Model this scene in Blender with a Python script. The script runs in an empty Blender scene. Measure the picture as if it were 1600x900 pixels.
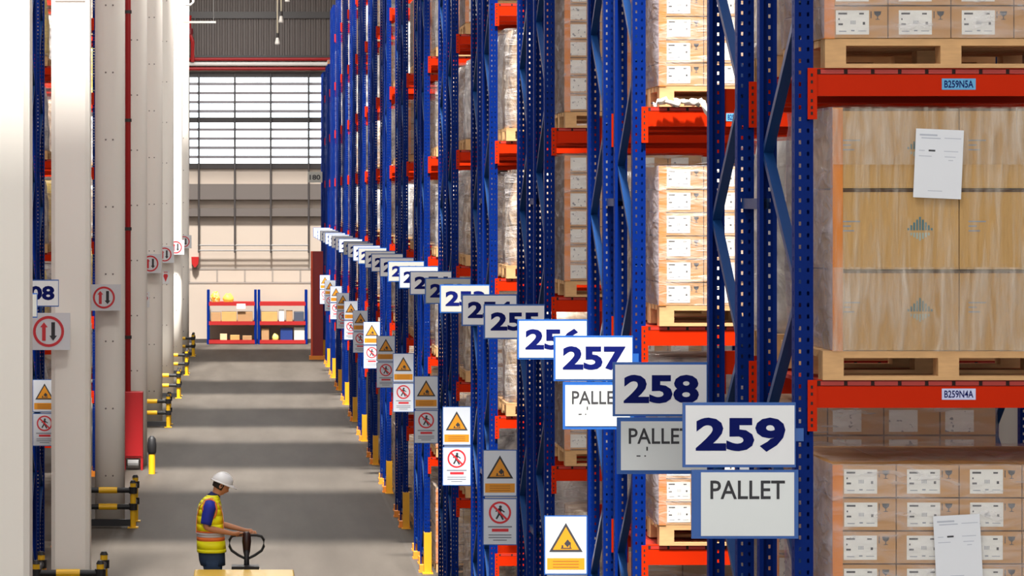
import bpy, bmesh, math, random
from mathutils import Vector, Matrix, noise
R = math.radians
rnd = random.Random(7)
sc = bpy.context.scene
COL = sc.collection

# ------------------------------------------------------------------ camera, world, sun, exposure
CAMZ = 5.0
F = 4650.0                        # focal length in pixels of the 1600 wide frame
cd = bpy.data.cameras.new('camera'); cam = bpy.data.objects.new('camera', cd); COL.objects.link(cam)
cam.location = (0, 0, CAMZ); cam.rotation_euler = (R(90), 0, 0)
cd.sensor_width = 36; cd.lens = F / 1600 * 36
cd.shift_x = (800 - 388) / 1600; cd.shift_y = -(450 - 310) / 1600
cd.clip_start = .5; cd.clip_end = 400
sc.camera = cam

w = bpy.data.worlds.new('overcast_sky'); sc.world = w; w.use_nodes = True
bg = w.node_tree.nodes['Background']
bg.inputs[0].default_value = (0.97, 0.985, 1.0, 1); bg.inputs[1].default_value = 2.5

sl = bpy.data.lights.new('sun', 'SUN'); sun = bpy.data.objects.new('sun', sl); COL.objects.link(sun)
sl.energy = 9.5; sl.angle = R(5.0); sl.color = (1.0, .96, .90)
SUN_EL = 64.0
sdir = Vector((0.04, math.cos(R(SUN_EL)), -math.sin(R(SUN_EL))))
sun.rotation_euler = sdir.to_track_quat('-Z', 'Y').to_euler(); sun.location = (0, -20, 40)

sc.view_settings.view_transform = 'Standard'; sc.view_settings.look = 'None'
sc.view_settings.gamma = 1; sc.view_settings.use_curve_mapping = False
sc.view_settings.exposure = 0.46
sc.cycles.use_denoising = True
sc.cycles.max_bounces = 8; sc.cycles.diffuse_bounces = 5; sc.cycles.transparent_max_bounces = 24
sc.cycles.sample_clamp_indirect = 6

ROOF_Z = 12.6
ROOM_X = 9.0
SKX, SKW = -1.5, 4.4           # skylight strips lie over the aisle only
WALL_Y = 103.0
SKY_OFF = ROOF_Z / math.tan(R(SUN_EL))
# sunlit bands on the floor (start, end), the skylight strip lies SKY_OFF nearer
BANDS = [(-2, 2.6), (8.4, 12.9), (18.8, 23.3), (28.6, 32.8), (38.6, 43.2), (50.8, 55.1), (61.0, 65.0), (70.9, 76.0), (81.4, 91.0), (98.6, 105.8)]

def portal(name, loc, rot, sx, sy):
    l = bpy.data.lights.new(name, 'AREA'); l.shape = 'RECTANGLE'; l.size = sx; l.size_y = sy
    o = bpy.data.objects.new(name, l); COL.objects.link(o); o.location = loc; o.rotation_euler = rot
    l.cycles.is_portal = True
for a, b in BANDS:
    portal('skylight_portal', (SKX, (a + b) / 2 - SKY_OFF, ROOF_Z + .05), (0, 0, 0), 2 * SKW, b - a)
portal('open_end_portal', (0, -13.0, ROOF_Z / 2), (R(90), 0, 0), 2 * ROOM_X, ROOF_Z)

# ------------------------------------------------------------------ materials
MATS = {}
def mat(name, col, rough=.5, metal=0., spec=.5, var=0., vscale=3., bump=0., bscale=30., coat=0., stretch=None):
    if name in MATS: return MATS[name]
    m = bpy.data.materials.new(name); m.use_nodes = True; MATS[name] = m
    nt = m.node_tree; p = nt.nodes['Principled BSDF']
    p.inputs['Base Color'].default_value = (*col, 1); p.inputs['Roughness'].default_value = rough
    p.inputs['Metallic'].default_value = metal; p.inputs['Specular IOR Level'].default_value = spec
    if coat: p.inputs['Coat Weight'].default_value = coat
    if var or bump:
        tc = nt.nodes.new('ShaderNodeTexCoord'); mp = nt.nodes.new('ShaderNodeMapping')
        nt.links.new(tc.outputs['Object'], mp.inputs[0])
        if stretch: mp.inputs['Scale'].default_value = stretch
    if var:
        n = nt.nodes.new('ShaderNodeTexNoise'); n.inputs['Scale'].default_value = vscale; n.inputs['Detail'].default_value = 4
        nt.links.new(mp.outputs[0], n.inputs['Vector'])
        mx = nt.nodes.new('ShaderNodeMix'); mx.data_type = 'RGBA'
        mx.inputs['A'].default_value = (*[c * (1 - var) for c in col], 1)
        mx.inputs['B'].default_value = (*[min(1, c * (1 + var)) for c in col], 1)
        nt.links.new(n.outputs['Fac'], mx.inputs['Factor']); nt.links.new(mx.outputs['Result'], p.inputs['Base Color'])
    if bump:
        n2 = nt.nodes.new('ShaderNodeTexNoise'); n2.inputs['Scale'].default_value = bscale; n2.inputs['Detail'].default_value = 3
        nt.links.new(mp.outputs[0], n2.inputs['Vector'])
        b = nt.nodes.new('ShaderNodeBump'); b.inputs['Strength'].default_value = bump; b.inputs['Distance'].default_value = .02
        nt.links.new(n2.outputs['Fac'], b.inputs['Height']); nt.links.new(b.outputs[0], p.inputs['Normal'])
    return m

BLUE = mat('rack_blue', (.0005, .015, .14), .5, 0, .06, .12, 1.5)
BRACE = mat('brace_blue', (.006, .040, .15), .35, .15, .3)
RED = mat('beam_red', (.52, .020, .001), .5, 0, .06, .12, 2)
SLOT = mat('slot_dark', (.03, .006, .004), .8)
DECK = mat('deck_red', (.45, .02, .008), .5, var=.2)
WOOD = mat('pallet_wood', (.62, .36, .16), .8, var=.25, vscale=9, stretch=(1, 6, 6))
CART = mat('cardboard', (.50, .26, .085), .75, var=.14, vscale=4)
CARTL = mat('cardboard_light', (.52, .31, .105), .75, var=.12, vscale=5, bump=.5, bscale=9, stretch=(5, 5, .7))
POST = mat('edge_board', (.68, .20, .004), .6, var=.1)
GAP = mat('carton_gap', (.07, .035, .015), .9)
INK = mat('ink_black', (.03, .03, .035), .7)
TEAL = mat('ink_teal', (.05, .16, .20), .7)
PAPER = mat('paper', (.74, .76, .80), .7)
LABEL = mat('label_white', (.80, .80, .76), .6, var=.06, vscale=30)
GREYINK = mat('ink_grey', (.25, .28, .33), .7)
SIGNW = mat('sign_white', (.78, .79, .80), .45)
SIGNG = mat('sign_shaded_and_grey', (.40, .40, .37), .6)  # white sign faces with band shade painted in; also plates that are grey
SIGNB = mat('sign_blue', (.01, .09, .36), .4)
DIGIT = mat('digit_blue', (.002, .006, .10), .7, 0, .1)
WHITE = mat('column_white', (.92, .875, .80), .7, var=.05, vscale=1.2, stretch=(1, 1, .4))
YEL = mat('safety_yellow', (.85, .48, .01), .45, var=.1)
ORA = mat('safety_orange', (.80, .25, .02), .5)
BLK = mat('rubber_black', (.012, .012, .014), .55)
SREC = mat('sign_red', (.62, .02, .03), .5)
WARN = mat('warning_amber', (.66, .26, .008), .5)
PIPE = mat('pipe_red', (.32, .005, .005), .4)
PWHITE = mat('pipe_white', (.75, .72, .68), .4)
WALLM = mat('wall_cream', (.37, .31, .262), .8, var=.04, vscale=.6)
JOINT = mat('joint_grey', (.22, .19, .17), .8)
GIRT = mat('girt_grey', (.09, .075, .068), .6)
DARKST = mat('dark_steel', (.035, .03, .03), .5)
STEEL = mat('steel', (.45, .45, .45), .35, .8)
BLUELAB = mat('label_blue', (.10, .36, .62), .5)
LILAC = mat('label_lilac', (.55, .58, .80), .5)

def film_material(name='stretch_film', lo=.10, hi=.42, sc3=(2.2, 2.2, 9), tint=(.86, .84, .86)):
    m = bpy.data.materials.new(name); m.use_nodes = True; MATS[name] = m
    nt = m.node_tree; nt.nodes.clear()
    out = nt.nodes.new('ShaderNodeOutputMaterial'); mix = nt.nodes.new('ShaderNodeMixShader')
    tr = nt.nodes.new('ShaderNodeBsdfTransparent'); tr.inputs[0].default_value = (.97, .96, .95, 1)
    p = nt.nodes.new('ShaderNodeBsdfPrincipled'); p.inputs['Base Color'].default_value = (*tint, 1)
    p.inputs['Roughness'].default_value = .22; p.inputs['Specular IOR Level'].default_value = .9
    tc = nt.nodes.new('ShaderNodeTexCoord'); mp = nt.nodes.new('ShaderNodeMapping'); mp.inputs['Scale'].default_value = sc3
    mp.inputs['Rotation'].default_value = (.12, .2, .3)
    n = nt.nodes.new('ShaderNodeTexNoise'); n.inputs['Scale'].default_value = 2.2; n.inputs['Detail'].default_value = 5; n.inputs['Distortion'].default_value = .6
    rg = nt.nodes.new('ShaderNodeMapRange'); rg.inputs['From Min'].default_value = .42; rg.inputs['From Max'].default_value = .78
    rg.inputs['To Min'].default_value = lo; rg.inputs['To Max'].default_value = hi
    b = nt.nodes.new('ShaderNodeBump'); b.inputs['Strength'].default_value = .9; b.inputs['Distance'].default_value = .03
    L = nt.links
    L.new(tc.outputs['Object'], mp.inputs[0]); L.new(mp.outputs[0], n.inputs['Vector']); L.new(n.outputs['Fac'], rg.inputs['Value'])
    L.new(n.outputs['Fac'], b.inputs['Height']); L.new(b.outputs[0], p.inputs['Normal'])
    L.new(rg.outputs[0], mix.inputs[0]); L.new(tr.outputs[0], mix.inputs[1]); L.new(p.outputs[0], mix.inputs[2]); L.new(mix.outputs[0], out.inputs[0])
    return m
FILM = film_material()
FILMV = film_material('stretch_film_upright_folds', .03, .38, (14, 14, 1.2), (.86, .78, .64))
FILMB = film_material('doubled_film', .04, .30, (9, 9, 1.6), (.86, .78, .66))
FILMS = film_material('shaded_baggy_film', .45, .85, (2.5, 2.5, 5), (.42, .38, .42))  # baggy film, the shade of the load side mixed into its dark tint

def mnode(nt, op, a, b=None, c=None):
    n = nt.nodes.new('ShaderNodeMath'); n.operation = op
    for i, v in enumerate((a, b, c)):
        if v is None: continue
        if isinstance(v, (int, float)): n.inputs[i].default_value = v
        else: nt.links.new(v, n.inputs[i])
    return n.outputs[0]

def stack_material(name, cw, ch, base, lab=True):
    """outer faces of a stack of small cartons: joints between cartons and a white label on each"""
    m = bpy.data.materials.new(name); m.use_nodes = True; MATS[name] = m
    nt = m.node_tree; p = nt.nodes['Principled BSDF']; p.inputs['Roughness'].default_value = .7
    tc = nt.nodes.new('ShaderNodeTexCoord'); s = nt.nodes.new('ShaderNodeSeparateXYZ'); nt.links.new(tc.outputs['Object'], s.inputs[0])
    fx = mnode(nt, 'FRACT', mnode(nt, 'DIVIDE', mnode(nt, 'ADD', s.outputs[0], 10 * cw), cw))
    fz = mnode(nt, 'FRACT', mnode(nt, 'DIVIDE', mnode(nt, 'ADD', s.outputs[2], 0.0), ch))
    jx = mnode(nt, 'LESS_THAN', fx, .025); jz = mnode(nt, 'LESS_THAN', fz, .06)
    j = mnode(nt, 'MAXIMUM', jx, jz)
    lx = mnode(nt, 'LESS_THAN', mnode(nt, 'ABSOLUTE', mnode(nt, 'SUBTRACT', fx, .36)), .255)
    lz = mnode(nt, 'LESS_THAN', mnode(nt, 'ABSOLUTE', mnode(nt, 'SUBTRACT', fz, .52)), .37)
    l = mnode(nt, 'MULTIPLY', lx, lz)
    n = nt.nodes.new('ShaderNodeTexNoise'); n.inputs['Scale'].default_value = 35; nt.links.new(tc.outputs['Object'], n.inputs['Vector'])
    marks = mnode(nt, 'GREATER_THAN', n.outputs['Fac'], .63)
    def mixc(f, a, b):
        x = nt.nodes.new('ShaderNodeMix'); x.data_type = 'RGBA'
        for sock, v in (('A', a), ('B', b)):
            if isinstance(v, tuple): x.inputs[sock].default_value = (*v, 1)
            else: nt.links.new(v, x.inputs[sock])
        nt.links.new(f, x.inputs['Factor']); return x.outputs['Result']
    n2 = nt.nodes.new('ShaderNodeTexNoise'); n2.inputs['Scale'].default_value = 3; nt.links.new(tc.outputs['Object'], n2.inputs['Vector'])
    c = mixc(n2.outputs['Fac'], tuple(v * .8 for v in base), tuple(v * 1.2 for v in base))
    if lab:
        c = mixc(l, c, mixc(marks, (.78, .78, .74), (.25, .26, .28)))
    c = mixc(j, c, (.10, .05, .02))
    nt.links.new(c, p.inputs['Base Color'])
    return m
STACK = stack_material('stacked_cartons', .27, .142, (.50, .27, .10))
STACKP = stack_material('stacked_plain_cartons', .36, .24, (.40, .26, .13), False)

def mottled(name, cols, scale=3.5):
    m = bpy.data.materials.new(name); m.use_nodes = True; MATS[name] = m
    nt = m.node_tree; p = nt.nodes['Principled BSDF']; p.inputs['Roughness'].default_value = .35
    tc = nt.nodes.new('ShaderNodeTexCoord'); n = nt.nodes.new('ShaderNodeTexNoise'); n.inputs['Scale'].default_value = scale
    n.inputs['Detail'].default_value = 4; n.inputs['Distortion'].default_value = 1.1
    r = nt.nodes.new('ShaderNodeValToRGB'); e = r.color_ramp.elements
    for i, c in enumerate(cols):
        pos = .32 + .36 * i / (len(cols) - 1)
        el = e[i] if i < 2 else e.new(pos)
        el.position = pos; el.color = (*c, 1)
    b = nt.nodes.new('ShaderNodeBump'); b.inputs['Strength'].default_value = .8; b.inputs['Distance'].default_value = .05
    L = nt.links; L.new(tc.outputs['Object'], n.inputs['Vector']); L.new(n.outputs['Fac'], r.inputs[0]); L.new(r.outputs[0], p.inputs['Base Color'])
    L.new(n.outputs['Fac'], b.inputs['Height']); L.new(b.outputs[0], p.inputs['Normal'])
    return m
MOTB = mottled('brown_sacks', [(.10, .06, .03), (.30, .19, .10), (.55, .43, .30), (.75, .70, .62)])
MOTG = mottled('grey_wrapped_goods', [(.12, .11, .11), (.40, .38, .37), (.66, .62, .58), (.80, .80, .80)])
MOTY = mottled('yellow_goods', [(.45, .28, .01), (.80, .55, .03), (.85, .66, .12)])

# floor
def floor_material():
    m = bpy.data.materials.new('polished_concrete'); m.use_nodes = True; nt = m.node_tree; p = nt.nodes['Principled BSDF']
    tc = nt.nodes.new('ShaderNodeTexCoord'); L = nt.links
    mp = nt.nodes.new('ShaderNodeMapping'); mp.inputs['Scale'].default_value = (1.3, .16, 1); L.new(tc.outputs['Object'], mp.inputs[0])
    n = nt.nodes.new('ShaderNodeTexNoise'); n.inputs['Scale'].default_value = 1.1; n.inputs['Detail'].default_value = 7; n.inputs['Roughness'].default_value = .62
    L.new(mp.outputs[0], n.inputs['Vector'])
    r = nt.nodes.new('ShaderNodeValToRGB'); r.color_ramp.elements[0].position = .32; r.color_ramp.elements[0].color = (.066, .056, .047, 1)
    r.color_ramp.elements[1].position = .7; r.color_ramp.elements[1].color = (.098, .085, .072, 1); L.new(n.outputs['Fac'], r.inputs[0])
    s = nt.nodes.new('ShaderNodeSeparateXYZ'); L.new(tc.outputs['Object'], s.inputs[0])
    j = None
    for x in (2.27, -2.02):
        a = mnode(nt, 'LESS_THAN', mnode(nt, 'ABSOLUTE', mnode(nt, 'SUBTRACT', s.outputs[0], x)), .022)
        j = a if j is None else mnode(nt, 'MAXIMUM', j, a)
    mx = nt.nodes.new('ShaderNodeMix'); mx.data_type = 'RGBA'; mx.inputs['B'].default_value = (.09, .08, .07, 1)
    L.new(mnode(nt, 'MULTIPLY', j, .8), mx.inputs['Factor']); L.new(r.outputs[0], mx.inputs['A']); L.new(mx.outputs['Result'], p.inputs['Base Color'])
    p.inputs['Roughness'].default_value = .6; p.inputs['Specular IOR Level'].default_value = .06
    return m

# ------------------------------------------------------------------ mesh helpers
class MB:
    def __init__(s): s.v = []; s.f = []; s.m = []
    def poly(s, pts, mi=0):
        i = len(s.v); s.v += [tuple(p) for p in pts]; s.f.append(tuple(range(i, i + len(pts)))); s.m.append(mi); return s
    def box(s, x0, x1, y0, y1, z0, z1, mi=0):
        i = len(s.v)
        s.v += [(x0, y0, z0), (x1, y0, z0), (x1, y1, z0), (x0, y1, z0), (x0, y0, z1), (x1, y0, z1), (x1, y1, z1), (x0, y1, z1)]
        for f in ((0, 3, 2, 1), (4, 5, 6, 7), (0, 1, 5, 4), (1, 2, 6, 5), (2, 3, 7, 6), (3, 0, 4, 7)):
            s.f.append(tuple(i + a for a in f)); s.m.append(mi)
        return s
    def cyl(s, p0, p1, r0, r1=None, n=12, mi=0):
        r1 = r0 if r1 is None else r1
        p0 = Vector(p0); p1 = Vector(p1); d = (p1 - p0).normalized(); q = d.to_track_quat('Z', 'Y')
        i = len(s.v)
        for p, r in ((p0, r0), (p1, r1)):
            for k in range(n):
                a = 2 * math.pi * k / n; s.v.append(tuple(p + q @ Vector((r * math.cos(a), r * math.sin(a), 0))))
        for k in range(n):
            s.f.append((i + k, i + (k + 1) % n, i + n + (k + 1) % n, i + n + k)); s.m.append(mi)
        s.f.append(tuple(i + k for k in reversed(range(n)))); s.m.append(mi)
        s.f.append(tuple(i + n + k for k in range(n))); s.m.append(mi)
        return s
    def bar(s, p0, p1, w, h, mi=0, side=Vector((1, 0, 0))):
        """box of section w (along side) x h between two points"""
        p0 = Vector(p0); p1 = Vector(p1); d = (p1 - p0).normalized(); u = side.normalized(); v = d.cross(u).normalized()
        i = len(s.v)
        for p in (p0, p1):
            for a, b in ((-1, -1), (1, -1), (1, 1), (-1, 1)): s.v.append(tuple(p + u * a * w / 2 + v * b * h / 2))
        for f in ((0, 3, 2, 1), (4, 5, 6, 7), (0, 1, 5, 4), (1, 2, 6, 5), (2, 3, 7, 6), (3, 0, 4, 7)):
            s.f.append(tuple(i + a for a in f)); s.m.append(mi)
        return s
    def tube(s, pts, r, n=8, mi=0, closed=False):
        pts = [Vector(p) for p in pts]; N = len(pts); i = len(s.v)
        for k, p in enumerate(pts):
            a = pts[(k - 1) % N] if (closed or k) else p; b = pts[(k + 1) % N] if (closed or k < N - 1) else p
            q = (b - a).normalized().to_track_quat('Z', 'Y'); rr = r[k] if isinstance(r, (list, tuple)) else r
            for j in range(n):
                t = 2 * math.pi * j / n; s.v.append(tuple(p + q @ Vector((rr * math.cos(t), rr * math.sin(t), 0))))
        for k in range(N if closed else N - 1):
            k2 = (k + 1) % N
            for j in range(n):
                s.f.append((i + k * n + j, i + k * n + (j + 1) % n, i + k2 * n + (j + 1) % n, i + k2 * n + j)); s.m.append(mi)
        if not closed:
            s.f.append(tuple(i + j for j in reversed(range(n)))); s.m.append(mi)
            s.f.append(tuple(i + (N - 1) * n + j for j in range(n))); s.m.append(mi)
        return s
    def loft(s, rings, mi=0, cap=True):
        i = len(s.v); n = len(rings[0])
        for r in rings: s.v += [tuple(p) for p in r]
        for k in range(len(rings) - 1):
            for j in range(n):
                s.f.append((i + k * n + j, i + k * n + (j + 1) % n, i + (k + 1) * n + (j + 1) % n, i + (k + 1) * n + j)); s.m.append(mi)
        if cap:
            s.f.append(tuple(i + j for j in reversed(range(n)))); s.m.append(mi)
            s.f.append(tuple(i + (len(rings) - 1) * n + j for j in range(n))); s.m.append(mi)
        return s
    def add(s, verts, faces, mi=0):
        i = len(s.v); s.v += [tuple(v) for v in verts]
        for f in faces: s.f.append(tuple(i + a for a in f)); s.m.append(mi)
        return s
    def mesh(s, name, mats, smooth=False):
        me = bpy.data.meshes.new(name); me.from_pydata(s.v, [], s.f)
        for m in (mats if isinstance(mats, (list, tuple)) else [mats]): me.materials.append(m)
        me.polygons.foreach_set('material_index', s.m)
        if smooth: me.polygons.foreach_set('use_smooth', [True] * len(s.f))
        me.update(); return me

def put(name, me, parent=None, loc=(0, 0, 0), rz=0, rot=None, scale=None):
    o = bpy.data.objects.new(name, me); COL.objects.link(o); o.location = loc
    o.rotation_euler = rot if rot else (0, 0, rz)
    if scale: o.scale = scale
    if parent: o.parent = parent
    return o
def tag(o, label=None, cat=None, group=None, kind=None):
    if label: o['label'] = label
    if cat: o['category'] = cat
    if group: o['group'] = group
    if kind: o['kind'] = kind
    return o
def empty(name, loc, label, cat, group=None, rz=0):
    o = bpy.data.objects.new(name, None); COL.objects.link(o); o.location = loc; o.rotation_euler = (0, 0, rz); o.empty_display_size = .1
    return tag(o, label, cat, group)
def struct(name, mb, mats): return tag(put(name, mb.mesh(name, mats)), kind='structure')
def bevel(o, wdt=.01, seg=2):
    b = o.modifiers.new('bevel', 'BEVEL'); b.width = wdt; b.segments = seg; b.limit_method = 'ANGLE'; return o

_tc = {}
def text_geo(txt, bold=.0):
    """unit text in the x-z plane facing -y, normalised to 0..1 in both directions"""
    if (txt, bold) in _tc: return _tc[(txt, bold)]
    c = bpy.data.curves.new('lettering', 'FONT'); c.body = txt; c.size = 1; c.offset = bold; c.fill_mode = 'FRONT'; c.resolution_u = 3
    o = bpy.data.objects.new('lettering', c); COL.objects.link(o)
    dg = bpy.context.evaluated_depsgraph_get(); ev = o.evaluated_get(dg); me = ev.to_mesh()
    vs = [v.co.copy() for v in me.vertices]; fs = [tuple(p.vertices) for p in me.polygons]; ev.to_mesh_clear()
    bpy.data.objects.remove(o); bpy.data.curves.remove(c)
    x0 = min(v.x for v in vs); x1 = max(v.x for v in vs); y0 = min(v.y for v in vs); y1 = max(v.y for v in vs)
    vs = [((v.x - x0) / (x1 - x0), (v.y - y0) / (y1 - y0)) for v in vs]
    _tc[(txt, bold)] = (vs, fs); return vs, fs
def text(mb, txt, x0, x1, z0, z1, y, mi=0, bold=0.):
    vs, fs = text_geo(txt, bold)
    mb.add([(x0 + a * (x1 - x0), y, z0 + b * (z1 - z0)) for a, b in vs], fs, mi); return mb

# ------------------------------------------------------------------ large structure
struct('floor', MB().box(-ROOM_X - .3, ROOM_X + .3, -14, WALL_Y + .3, -.2, 0), floor_material())
mb = MB(); prev = -14.0
mb.box(-ROOM_X - .3, SKX - SKW, -14, WALL_Y + .3, ROOF_Z, ROOF_Z + .15).box(SKX + SKW, ROOM_X + .3, -14, WALL_Y + .3, ROOF_Z, ROOF_Z + .15)
for a, b in BANDS:
    a -= SKY_OFF; b -= SKY_OFF
    if a > prev: mb.box(SKX - SKW, SKX + SKW, prev, a, ROOF_Z, ROOF_Z + .15)
    prev = b
mb.box(SKX - SKW, SKX + SKW, prev, WALL_Y + .3, ROOF_Z, ROOF_Z + .15)
struct('ceiling', mb, mat('roof_sheet', (.42, .41, .40), .6))
CLAD = mat('cladding_grey', (.11, .09, .083), .6)
struct('wall_left', MB().box(-ROOM_X - .3, -ROOM_X, -14, WALL_Y, 0, ROOF_Z), mat('wall_side', (.55, .52, .48), .8))
struct('wall_right', MB().box(ROOM_X, ROOM_X + .3, -14, WALL_Y, 0, ROOF_Z), MATS['wall_side'])
# far wall: cream panels up to 9.5 with the louvre opening, ribbed sheet above
WX0, WX1, WZ0, WZ1 = -2.08, 2.75, 6.12, 9.28
mb = MB()
mb.box(-ROOM_X, ROOM_X, WALL_Y, WALL_Y + .3, 0, WZ0).box(-ROOM_X, WX0, WALL_Y, WALL_Y + .3, WZ0, WZ1).box(WX1, ROOM_X, WALL_Y, WALL_Y + .3, WZ0, WZ1)
mb.box(-ROOM_X, ROOM_X, WALL_Y, WALL_Y + .3, WZ1, 9.55)
for z in (2.56, 2.08): mb.box(-ROOM_X, ROOM_X, WALL_Y - .012, WALL_Y + .01, z - .03, z + .03, 1)
for i in range(-9, 9): mb.box(-.12 + i * .96 - .03, -.12 + i * .96 + .03, WALL_Y - .012, WALL_Y + .01, 2.1, 2.54, 1)
mb.box(-ROOM_X, ROOM_X, WALL_Y - .03, WALL_Y + .01, 0, .14, 2)
struct('wall_back', mb, [WALLM, JOINT, DARKST])
mb = MB(); n = 100
prof = []
for i in range(n):
    x = -ROOM_X + i * .18
    prof += [(x, 0), (x + .09, 0), (x + .11, -.05), (x + .16, -.05)]
prof.append((ROOM_X, 0))
for (xa, ya), (xb, yb) in zip(prof, prof[1:]):
    mb.poly([(xa, WALL_Y + ya, 9.55), (xb, WALL_Y + yb, 9.55), (xb, WALL_Y + yb, ROOF_Z), (xa, WALL_Y + ya, ROOF_Z)])
mb.box(-ROOM_X, ROOM_X, WALL_Y + .01, WALL_Y + .3, 9.55, ROOF_Z)
struct('wall_back_cladding', mb, CLAD)
# the louvred window
mb = MB()
for i in range(11):
    z = WZ0 + i * (WZ1 - WZ0) / 10
    mb.box(WX0, WX1, WALL_Y - .02, WALL_Y + .14, z - .045, z + .045, 0)
for z in (WZ0, WZ0 + 5.05 * .316, WZ1): mb.box(WX0, WX1, WALL_Y - .05, WALL_Y + .10, z - .09, z + .09, 1)
mb.box(WX0, WX0 + .05, WALL_Y - .02, WALL_Y + .1, WZ0, WZ1, 1).box(WX1 - .05, WX1, WALL_Y - .02, WALL_Y + .1, WZ0, WZ1, 1)
win = struct('window_1', mb, [mat('louvre_grey', (.30, .28, .30), .6), DARKST])
gm = bpy.data.materials.new('window_glass'); gm.use_nodes = True; nt = gm.node_tree; nt.nodes.clear()
o_ = nt.nodes.new('ShaderNodeOutputMaterial'); mxs = nt.nodes.new('ShaderNodeMixShader'); t_ = nt.nodes.new('ShaderNodeBsdfTransparent'); g_ = nt.nodes.new('ShaderNodeBsdfGlossy')
t_.inputs[0].default_value = (.93, .97, 1, 1); g_.inputs['Roughness'].default_value = .1; mxs.inputs[0].default_value = .08
nt.links.new(t_.outputs[0], mxs.inputs[1]); nt.links.new(g_.outputs[0], mxs.inputs[2]); nt.links.new(mxs.outputs[0], o_.inputs[0])
put('window_pane', MB().box(WX0, WX1, WALL_Y + .16, WALL_Y + .17, WZ0, WZ1).mesh('window_pane', gm), win)
portal('window_portal', ((WX0 + WX1) / 2, WALL_Y + .32, (WZ0 + WZ1) / 2), (R(-90), 0, 0), WX1 - WX0, WZ1 - WZ0)
# steel girts and guard bars
struct('trim_1', MB().box(-ROOM_X, ROOM_X, WALL_Y - .18, WALL_Y, 4.96, 5.50), GIRT)
struct('trim_2', MB().box(-ROOM_X, ROOM_X, WALL_Y - .16, WALL_Y, 4.38, 4.66), GIRT)
struct('trim_3', MB().box(-ROOM_X, ROOM_X, WALL_Y - .2, WALL_Y - .05, 11.22, 11.45), DARKST)
struct('trim_4', MB().box(-ROOM_X, ROOM_X, WALL_Y - .12, WALL_Y - .05, 9.86, 9.95), DARKST)
mb = MB()
for px in (311, 367, 423, 482): mb.cyl(((px - 388) / 45.1, WALL_Y - .26, 3.12), ((px - 388) / 45.1, WALL_Y - .26, 9.3), .032, n=6)
for z in (3.38, 3.2): mb.cyl((-1.75, WALL_Y - .26, z), (2.1, WALL_Y - .26, z), .025, n=6)
for px in (311, 367, 423, 482): mb.box((px - 388) / 45.1 - .03, (px - 388) / 45.1 + .03, WALL_Y - .27, WALL_Y, 9.2, 9.26)
struct('trim_5', mb, DARKST)

# added high-bay lamps, unseen under the roof, to brighten the columns
ADDED_LAMP_W = 430
SHADE = MB().tube([(0, 0, 0), (0, 0, .12), (0, 0, .22), (0, 0, .30)], [.24, .20, .09, .06], 16).mesh('shade', mat('lamp_shade_grey', (.5, .5, .5), .4, .6), True)
RODM = MB().cyl((0, 0, .3), (0, 0, .5), .012, n=6).mesh('rod', mat('lamp_rod', (.4, .4, .4), .4))
for i in range(10):
    e = empty('added_bay_lamp', (-.6, 6.0 + 10 * i, ROOF_Z - .5), f'added high-bay lamp, unseen under the roof over the aisle, {["first", "second", "third", "fourth", "fifth", "sixth", "seventh", "eighth", "ninth", "tenth"][i]} one', 'lamp', 'added high-bay lamps over the aisle')
    put('shade', SHADE, e); put('rod', RODM, e)
    l = bpy.data.lights.new('added_lamp_light', 'POINT'); l.energy = ADDED_LAMP_W; l.color = (1, .94, .86); l.shadow_soft_size = .2
    lo = bpy.data.objects.new('added_lamp_light', l); COL.objects.link(lo); lo.parent = e; lo.location = (0, 0, -.25)

# ------------------------------------------------------------------ concrete columns (front face distance)
XC = -2.13; HW = .23
COLS = [25.8, 35.6, 45.6, 55.6, 65.6, 75.6, 85.6, 95.2]
NUMW = ['first', 'second', 'third', 'fourth', 'fifth', 'sixth', 'seventh', 'eighth']
def rect_col():
    c = .05; h = HW; ring = []
    pts = [(-h + c, -h), (h - c, -h), (h, -h + c), (h, h - c), (h - c, h), (-h + c, h), (-h, h - c), (-h, -h + c)]
    m = MB().loft([[(x, y + h, z) for x, y in pts] for z in (0, ROOF_Z)])
    m.box(-h + .05, h - .05, -.003, .0, 7.35, 7.365, 1)
    return m.mesh('square_column', [WHITE, JOINT])
def round_col():
    n = 28; m = MB(); rings = []
    for z in (0, 2, 4, 6, 8, 10, ROOF_Z):
        rings.append([(HW * math.copysign(abs(math.cos(t)) ** .85, math.cos(t)), HW + HW * math.copysign(abs(math.sin(t)) ** .85, math.sin(t)), z) for t in [2 * math.pi * k / n for k in range(n)]])
    m.loft(rings)
    for i in range(12):
        z = .75 + i * 1.03
        for x in (-.055, .055): m.cyl((x, -.004, z), (x, .02, z), .014, n=8, mi=1)
    me = m.mesh('round_column', [WHITE, JOINT]); 
    for p in me.polygons:
        if p.material_index == 0 and len(p.vertices) == 4: p.use_smooth = True
    return me
RC, QC = rect_col(), round_col()
WHAT = ['square white concrete column cut by the photo edge, rising out of the frame',
        'square white concrete column behind the two-arrow sign, overlapping rack sign 208',
        'round white concrete column with pairs of small lifting holes',
        'white concrete column standing behind the red hose cabinet',
        'white concrete column carrying the small red fire point plate',
        'white column beside the fifth column, red pipe on its far side',
        'slim far white column, second from the end wall',
        'last white column of the row beside the end wall']
for i, (d, l) in enumerate(zip(COLS, WHAT)):
    c = put('concrete_column', RC if i < 2 else QC, None, (XC, d, 0)); tag(c, l, 'column', 'white columns along the aisle', 'thing')

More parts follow.
